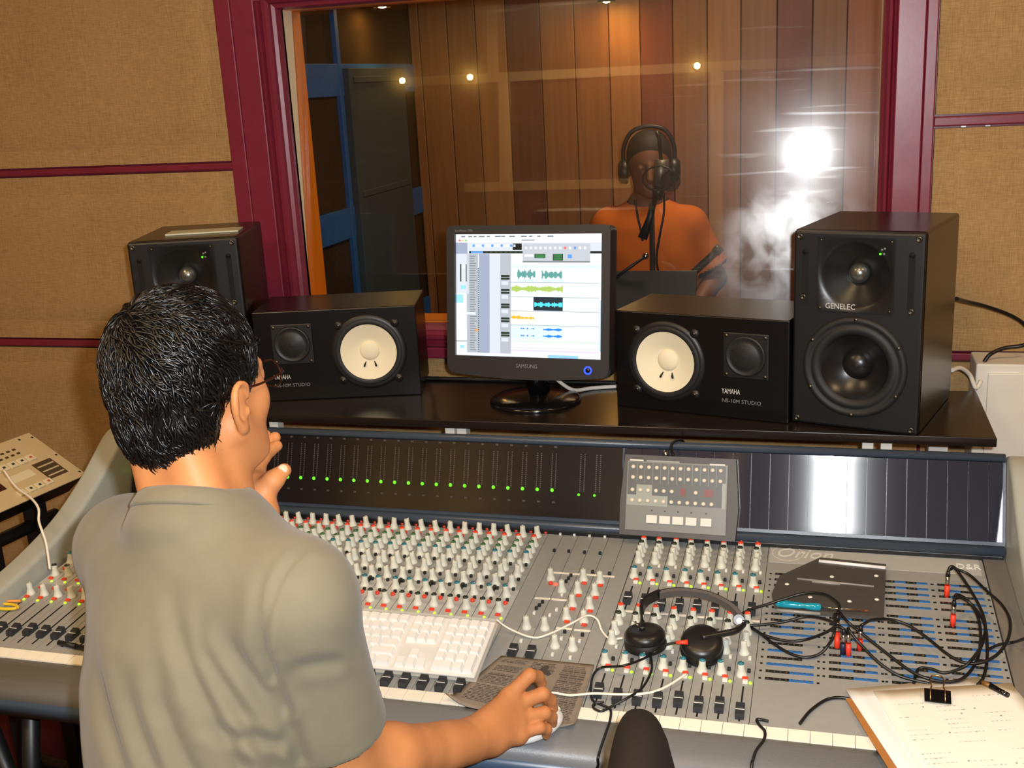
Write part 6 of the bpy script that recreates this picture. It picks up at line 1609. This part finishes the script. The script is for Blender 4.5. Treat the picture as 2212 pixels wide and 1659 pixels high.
for s in (-1, 1): ar.cone(PV2+(s*0.09, 0, -0.02), (PV2[0]+s*0.10, SB, 0.46), 0.07, 0.05, 0.03); ar.cone((PV2[0]+s*0.10, SB, 0.46), (PV2[0]+s*0.10, SB+0.02, 0.08), 0.05, 0.035, 0.02)
np_obj('body', [head2, ar.mesh()], M_SKIN2, sg, GO)
ts = Field((-1.10, 3.86, 0.80), (-0.18, 4.36, 1.32), 0.006)
md = (S1+S2)/2; AX = np.array([[1, 0, 0], [0, 1, 0], [0, 0, 1.0]])
ts.ell(md-(0, 0, 0.12), (0.180, 0.125, 0.21), AX, 0.04); ts.cone(S1-(0, 0, 0.01), S2-(0, 0, 0.01), 0.066, 0.066, 0.05); ts.cone(NS-(0, 0, 0.015), NS-(0, 0, 0.06), 0.07, 0.10, 0.05)
ts.ell((md+PV2)/2-(0, 0, 0.02), (0.190, 0.135, 0.22), AX, 0.06); ts.ell(PV2+(0, 0, 0.06), (0.185, 0.135, 0.12), AX, 0.05)
for S, E_ in ((S1, E1), (S2, E2)):
    dv = (E_-S)/np.linalg.norm(E_-S); hm_ = S+dv*0.19; ts.cone(S-(0, 0, 0.005), hm_+dv*0.04, 0.066, 0.070, 0.025)
    ts.half(hm_, dv, hm_-0.10, hm_+0.10, 0.003); ts.cone(hm_-dv*0.02, hm_+dv*0.06, 0.056, 0.058, 0.004, True)
ts.cone(NS-(0, 0, 0.01), NS+(0, 0, 0.1), 0.064, 0.07, 0.006, True)
ts.half(PV2+(0, 0, 0.0), (0, 0, -1), PV2-(0.3, 0.3, 0.2), PV2+(0.3, 0.3, 0.3), 0.003)
Vt, Qt = ts.mesh(); Nt = ts.normals(Vt); Vt = relax(Vt, Qt, 2)
Vt = Vt+Nt*(0.004*np.sin(30*Vt[:, 0]+16*Vt[:, 2])*np.clip((1.1-Vt[:, 2])/0.2, 0, 1))[:, None]
def bands(c):
    out = np.zeros(len(c), int)
    for S, E_ in ((S1, E1), (S2, E2)):
        dv = (E_-S)/np.linalg.norm(E_-S); k = (c-S) @ dv; lat = np.linalg.norm(c-S-k[:, None]*dv, axis=1); out[(k > 0.176) & (lat < 0.085)] = 1
    out[(np.linalg.norm((c-NS)[:, :2], axis=1) < 0.078) & (c[:, 2] > NS[2]-0.035)] = 1
    return out
np_obj('t_shirt', [(Vt, Qt)], None, sg, GO, bands, [M_OTEE, M_NAVY])
tr2 = Field((-0.95, 3.9, 0.0), (-0.32, 4.3, 0.98), 0.009)
tr2.ell(PV2-(0, 0, 0.03), (0.175, 0.125, 0.10), AX, 0.04)
for s in (-1, 1): tr2.cone(PV2+(s*0.09, 0, -0.04), (PV2[0]+s*0.10, SB, 0.46), 0.092, 0.072, 0.03); tr2.cone((PV2[0]+s*0.10, SB, 0.46), (PV2[0]+s*0.10, SB+0.02, 0.07), 0.072, 0.062, 0.03); tr2.cone((PV2[0]+s*0.10, SB+0.04, 0.035), (PV2[0]+s*0.11, SB-0.16, 0.03), 0.036, 0.032, 0.02)
np_obj('trousers', [tr2.mesh()], M_NAVY, sg, GO)
hc2 = Field(HS-(0.14, 0.14, 0.14), HS+(0.14, 0.14, 0.16), 0.005)
hc2.ell(sh_(0, -0.012, 0.030), (0.082, 0.096, 0.090), SF, 0.01); hc2.ell(sh_(0, 0.11, -0.050), (0.12, 0.085, 0.105), SF, 0.012, True)
w = hc2._win(HS-0.3, HS+0.3, 0); sl_, X, Y, Z = w; hc2._mix(sl_, ((Z-HS[2])+0.05+0*X+0*Y), 0.01, True)
np_obj('hair', [hc2.mesh()], mat('dark_cropped_hair', (26, 20, 17), 0.7), sg, GO)
# his headphones
h2 = thing('headphones', 'dark closed headphones worn by the singer in the booth', 'headphones', tuple(HS))
def lp(x, y, z): return Vector(sh_(x, y, z))-Vector(HS)
MB().tube(catmull([lp(-0.092, 0, 0.0), lp(-0.090, 0, 0.06), lp(-0.06, 0, 0.115), lp(0, 0, 0.132), lp(0.06, 0, 0.115), lp(0.090, 0, 0.06), lp(0.092, 0, 0.0)], 6), 0.008, 8).build('headband', M_BLACK, h2)
for s in (-1, 1):
    MB().lathe(lp(s*0.080, -0.002, -0.028), tuple(SF[0]*s), [(0.0, 0.034), (0.030, 0.032), (0.042, 0.022), (0.046, 0.004), (0.040, -0.004)], 24).build('ear_cup', M_BLACK, h2)
# microphones and stands --------------------------------------------------------
mc = thing('microphone_stand', 'black upright microphone stand in front of the singer', 'stand', tuple(np.array((atY(1408, 600, 3.78).x, 3.78, 0.0))))
def ml(u, v, y, t): return atY(u, v, y)-Vector(t.location)
MB().cyl((0, 0, 0.012), tuple(ml(1408, 455, 3.78, mc)), 0.011, 0.009, 12).build('pole', M_BLACK, mc)
MB().lathe((0, 0, 0), (0, 0, 1), [(0.0, 0.022), (0.05, 0.02), (0.14, 0.008), (0.14, 0.0), (0, 0)], 28).build('base', M_BLACK, mc)
MB().tube([ml(1410, 440, 3.78, mc), ml(1405, 470, 3.78, mc), ml(1388, 515, 3.77, mc)], 0.012, 10, radii=[0.010, 0.013, 0.017]).build('counterweight', M_BLACK, mc)
MB().tube([ml(1408, 460, 3.78, mc), ml(1418, 420, 3.77, mc), ml(1428, 385, 3.76, mc)], 0.008, 8).build('arm', M_BLACK, mc)
m2 = thing('studio_microphone', 'large grey studio microphone covering the singer\'s face', 'microphone', tuple(atY(1430, 400, 3.75)))
def l2(u, v, y=3.75): return ml(u, v, y, m2)
MB().tube([l2(1424, 402), l2(1428, 372), l2(1430, 345)], 0.022, 16, radii=[0.021, 0.023, 0.022]).build('capsule_grille', mat('grey_mesh', (126, 124, 112), 0.4, 0.7, var=0.3, vscale=300), m2)
MB().tube([l2(1424, 402), l2(1420, 430)], 0.02, 16, radii=[0.021, 0.016]).build('microphone_body', mat('dark_mic_body', (46, 46, 44), 0.4, 0.5), m2)
MB().tube([l2(1428, 346), l2(1424, 300), l2(1418, 284)], 0.006, 8).build('shock_mount', M_BLACK, m2)
MB().tube(catmull([l2(1424+34*math.cos(k*PI/6), 385+26*math.sin(k*PI/6), 3.73) for k in range(12)], 3, True), 0.003, 6).build('pop_shield_ring', M_BLACK, m2)
MB().lathe(l2(1448, 392, 3.70), (0, 1, 0), [(0.034, 0.0), (0.034, 0.004), (0.0, 0.004), (0.0, 0.0)], 24).build('pop_shield', mat('black_nylon', (30, 30, 30), 0.8, alpha=0.8), m2)
def stick(name, label, pts, r, cat='stand', y=3.72, col=None):
    o = atY(*pts[0], y); t = thing(name, label, cat, tuple(o)); 
    MB().tube([atY(u, v, y)-o for u, v in pts], r, 10, radii=[r*0.8]+[r]*(len(pts)-1)).build('tube', col or M_BLACK, t); return t, o
t, o = stick('microphone_boom', 'slanting dark boom arm rising to the right of the singer', [(1430, 650), (1480, 605), (1530, 560), (1552, 538)], 0.013)
MB().tube([atY(1545, 546, 3.72)-o, atY(1556, 534, 3.72)-o], 0.016, 12).build('boom_end', M_BLACK, t)
MB().cyl(atY(1430, 650, 3.72)-o, Vector((atY(1430, 650, 3.72).x, 3.72, 0.0))-o, 0.012, n=10).build('pole', M_BLACK, t)
t, o = stick('tilted_stand', 'thin dark rod with a shiny tip beside the screen', [(1395, 553), (1350, 585), (1315, 612)], 0.006, y=3.66)
MB().lathe(Vector((0, 0, 0)), (0, -1, 0), [(0.010, -0.006), (0.010, 0.006), (0.0, 0.008)], 14).build('tip', M_CHROME, t)
MB().cyl(atY(1315, 612, 3.66)-o, Vector((atY(1315, 612, 3.66).x, 3.66, 0))-o, 0.010, n=10).build('pole', M_BLACK, t)
for lab, P in (('left one of two thin black cables hanging down the orange shirt', [(1372, 430), (1378, 470), (1385, 500), (1388, 520)]), ('right one of two thin black cables hanging down the orange shirt', [(1434, 415), (1434, 460), (1425, 510), (1418, 560), (1425, 600), (1428, 640)])):
    cable('microphone_cable', [atY(u, v, 3.84) for u, v in P], 0.004, M_BCABLE, lab)
ms_ = thing('music_stand', 'dark music stand desk below the singer', 'music stand', (atY(1370, 640, 3.62).x, 3.62, 0))
c0 = atY(1385, 650, 3.62)-Vector(ms_.location)
MB().obox(Matrix.Translation(c0) @ Matrix.Rotation(math.radians(-35), 4, 'X'), (0.36, 0.006, 0.22), None, 0.002).build('desk', mat('dark_desk', (40, 42, 46), 0.5), ms_)
MB().cyl((0, 0, 0.01), (c0.x, c0.y, c0.z), 0.011, n=12).build('pole', M_BLACK, ms_)
for k in range(3):
    q_ = k*2*PI/3; MB().tube([(0, 0, 0.18), (0.22*math.cos(q_), 0.22*math.sin(q_), 0.01)], 0.009, 8).build('leg', M_BLACK, ms_)

# ================================================================== left: recorder remote on a stand
F0, G0 = atZ(185, 1022, 0.80), atZ(0, 1103, 0.80)
e1 = (F0-G0).normalized(); e2h = Vector((-e1.y, e1.x, 0)); 
rr_ = ray(75, 943); tq = (F0-EYE).dot(e1)/rr_.dot(e1); BB = EYE+rr_*tq
e2 = (BB-F0); dep_ = e2.length; e2 = e2.normalized(); e3 = e1.cross(e2).normalized()
if e3.z < 0: e3 = -e3
dv_ = thing('recorder_remote', 'beige control panel with square keys on a stand at the left picture edge', 'control panel', tuple(F0))
DM = Matrix((( -e1.x, e2.x, e3.x), (-e1.y, e2.y, e3.y), (-e1.z, e2.z, e3.z))).to_4x4()   # local x to the left along the front edge
M_BEI = mat('beige_panel', (196, 176, 134), 0.5); M_BEK = mat('pale_beige_key', (216, 204, 170), 0.5); M_BED = mat('dark_brown_field', (74, 58, 40), 0.6)
def dpart(mb, nm, m_): mb.xf(DM); return mb.build(nm, m_, dv_)
LW = 0.56
dpart(MB().box((0.0, -0.004, -0.004), (LW, dep_+0.02, 0.0), None, 0.0015), 'panel', M_BEI)
cs = MB(); sec = [(0.0, -0.004), (dep_+0.015, -0.004), (dep_+0.01, -0.05), (0.05, -0.085), (0.03, -0.075)]
cs.prism(sec, 0.004, LW-0.004, 'X'); dpart(cs, 'case', M_BLACK)
sx_ = dep_/0.17
for k in range(4): dpart(MB().box((0.086+0.026*k, 0.012, 0), (0.106+0.026*k, 0.030, 0.004), None, 0.001), 'square_key', M_BEK); dpart(MB().box((0.093+0.026*k, 0.018, 0.004), (0.099+0.026*k, 0.024, 0.0046)), 'key_symbol', M_KBLK if k else mat('dull_red_key', (190, 80, 60), 0.5))
for k in range(5): dpart(MB().box((0.058+0.026*k, 0.100, 0), (0.079+0.026*k, 0.120, 0.004), None, 0.001), 'square_key', M_BEK); dpart(MB().box((0.065+0.026*k, 0.107, 0.004), (0.072+0.026*k, 0.113, 0.0046)), 'key_symbol', M_KBLK if k else MATS['dull_red_key'])
dpart(MB().box((0.030, 0.026, 0), (0.085, 0.088, 0.001)), 'dark_field', M_BED)
for j in range(3): dpart(MB().box((0.034, 0.034+0.018*j, 0.001), (0.081, 0.038+0.018*j, 0.002)), 'field_line', M_BEI)
dpart(MB().box((0.19, 0.050, 0), (0.30, 0.075, 0.001)), 'red_window', mat('dark_red_window', (52, 16, 16), 0.2))
dpart(MB().box((0.10, 0.055, 0), (0.17, 0.080, 0.001)), 'pale_field', M_BEK)
for j in range(2):
    for k in range(12): dpart(MB().box((0.075+0.017*k+(0.014 if k > 4 else 0), 0.136+0.016*j, 0), (0.083+0.017*k+(0.014 if k > 4 else 0), 0.141+0.016*j, 0.002)), 'small_key', M_BED)
for x, y in ((0.008, 0.012), (0.008, 0.09), (0.008, dep_), (0.04, dep_+0.008)): dpart(MB().lathe((x, y, 0), (0, 0, 1), [(0.0035, 0), (0.0025, 0.001), (0, 0.001)], 10), 'screw', M_SCREW)
FB = (F0+BB)/2-e1*0.26
st = thing('device_stand', 'black stand carrying the beige control panel', 'stand', (FB.x, FB.y, 0.0))
for s in (-0.16, 0.02, 0.16):
    q0 = e1*s; MB().box((q0.x-0.02, q0.y-0.02, 0.02), (q0.x+0.02, q0.y+0.02, 0.752), None, 0.004).build('upright', M_BLACK, st)
MB().tube([e1*-0.22+Vector((0, 0, 0.70)), e1*0.22+Vector((0, 0, 0.70))], 0.016, 10).build('cross_bar', M_BLACK, st)
for s in (-0.16, 0.16): MB().tube([e1*s+e2h*0.2+Vector((0, 0, 0.018)), e1*s-e2h*0.2+Vector((0, 0, 0.018))], 0.018, 10).build('foot', M_BLACK, st)
cable('device_cable', [Vector(D(8, 1015, 2.42)), Vector(D(35, 1052, 2.36)), Vector(D(66, 1075, 2.30)), Vector(D(83, 1098, 2.26)), Vector(D(84, 1125, 2.24)), Vector(D(92, 1150, 2.22)), Vector(D(100, 1175, 2.22)), Vector(D(108, 1230, 2.22))], 0.0026, M_WCABLE, 'white cable hanging down in front of the beige control panel')
# stands under the console at the lower left
us = thing('folding_stand', 'black folding stand with crossed legs under the console at the lower left', 'stand', (-1.36, 1.52, 0))
for a_, b_ in (((-0.14, -0.02, 0.02), (-0.045, 0.0, 0.62)), ((-0.02, -0.02, 0.02), (-0.175, 0.0, 0.62)), ((0.03, 0.02, 0.02), (0.06, 0.02, 0.62)), ((0.13, 0.0, 0.02), (0.04, 0.02, 0.38))):
    MB().tube([a_, b_], 0.017, 10).build('tube', M_BLACK, us)
MB().tube([(-0.17, -0.02, 0.30), (0.14, 0.0, 0.34)], 0.010, 8).build('brace', mat('worn_brass_steel', (120, 96, 60), 0.4, 0.8), us)
MB().lathe((0.055, 0.0, 0.40), (0, -1, 0), [(0.0, 0.03), (0.022, 0.03), (0.026, 0.0), (0.0, 0.0)], 16).build('clamp_knob', M_BLACK, us)

# ================================================================== right: white duct and cables
du = thing('cable_duct', 'white upright cable duct beside the right end of the shelf', 'duct', (0.47, 2.63, 0))
MB().box((-0.145, -0.045, 0.0), (0.145, 0.07, 1.0), None, 0.004).build('duct_body', M_WHITE, du)
MB().box((-0.120, -0.052, 0.02), (0.130, -0.044, 0.98), None, 0.002).build('duct_cover', M_WHITE, du)
cable('speaker_cable', [atY(2066, 645, 2.50), atY(2090, 652, 2.56), atY(2130, 662, 2.60), atY(2180, 680, 2.62), atY(2212, 700, 2.63), atY(2230, 725, 2.63), atY(2212, 745, 2.62), atY(2170, 752, 2.62), atY(2140, 765, 2.61), atY(2126, 782, 2.605)], 0.0045, M_BCABLE, 'black cable looping from the right tall speaker to the white duct')
cable('duct_cable', [atY(2056, 800, 2.50), atY(2075, 795, 2.53), atY(2095, 810, 2.56), atY(2108, 838, 2.56), Vector((0.335, 2.57, 0.965))], 0.005, M_WCABLE, 'white cable arching from behind the right tall speaker to the duct')
cable('shelf_cable', [Vector((-1.02, 2.489, SH+0.005)), Vector((-0.80, 2.492, SH+0.005)), Vector((-0.55, 2.488, SH+0.005)), Vector((-0.36, 2.492, SH+0.005))], 0.006, M_BCABLE, 'black cable lying along the back edge of the shelf')
cable('screen_cable', [Vector((-0.60, 2.36, SH+0.06)), Vector((-0.56, 2.40, SH+0.012)), Vector((-0.52, 2.44, SH+0.005)), Vector((-0.46, 2.46, SH+0.005)), Vector((-0.38, 2.47, SH+0.005))], 0.0045, M_WCABLE, 'pale cable trailing on the shelf behind the screen foot')
# ================================================================== empty chair in front
ec = thing('empty_chair', 'black padded chair back poking up at the bottom of the picture', 'chair', (-0.176, 0.985, 0.0), math.radians(96))
M_CHB = mat('black_brown_chair_fabric', (34, 28, 24), 0.85, spec=0.25, bump=0.2, bscale=600)
bk = bmesh.new(); bmesh.ops.create_uvsphere(bk, u_segments=32, v_segments=20, radius=1)
for v in bk.verts:
    x, y, z = v.co
    sgn = lambda t_, p_: math.copysign(abs(t_)**p_, t_)
    v.co = Vector((sgn(x, 0.7)*0.20, sgn(y, 0.8)*0.046+0.02*(x*x), sgn(z, 0.8)*0.20+0.790))
MB().bm(bk, None, True).build('backrest', M_CHB, ec)
MB().box((-0.23, -0.48, 0.42), (0.23, -0.02, 0.49), None, 0.03).build('seat', M_CHB, ec)
MB().tube([(0, 0.02, 0.62), (0, 0.05, 0.45), (0, -0.02, 0.40), (0, -0.2, 0.40)], 0.018, 10).build('back_support', M_BLACK, ec)
MB().cyl((0, -0.25, 0.06), (0, -0.25, 0.43), 0.028, n=16).build('column', M_BLACK, ec)
for k in range(5):
    q = k*2*PI/5; v_ = Vector((math.cos(q), math.sin(q), 0)); c_ = Vector((0, -0.25, 0))
    MB().tube([c_+Vector((0, 0, 0.085)), c_+v_*0.15+Vector((0, 0, 0.08)), c_+v_*0.27+Vector((0, 0, 0.065))], 0.02, 8, radii=[0.026, 0.022, 0.016]).build('base_arm', M_BLACK, ec)
    MB().cyl(c_+v_*0.27+Vector((0, -0.014, 0.027)), c_+v_*0.27+Vector((0, 0.014, 0.027)), 0.027, n=14).build('caster', M_BLACK, ec)
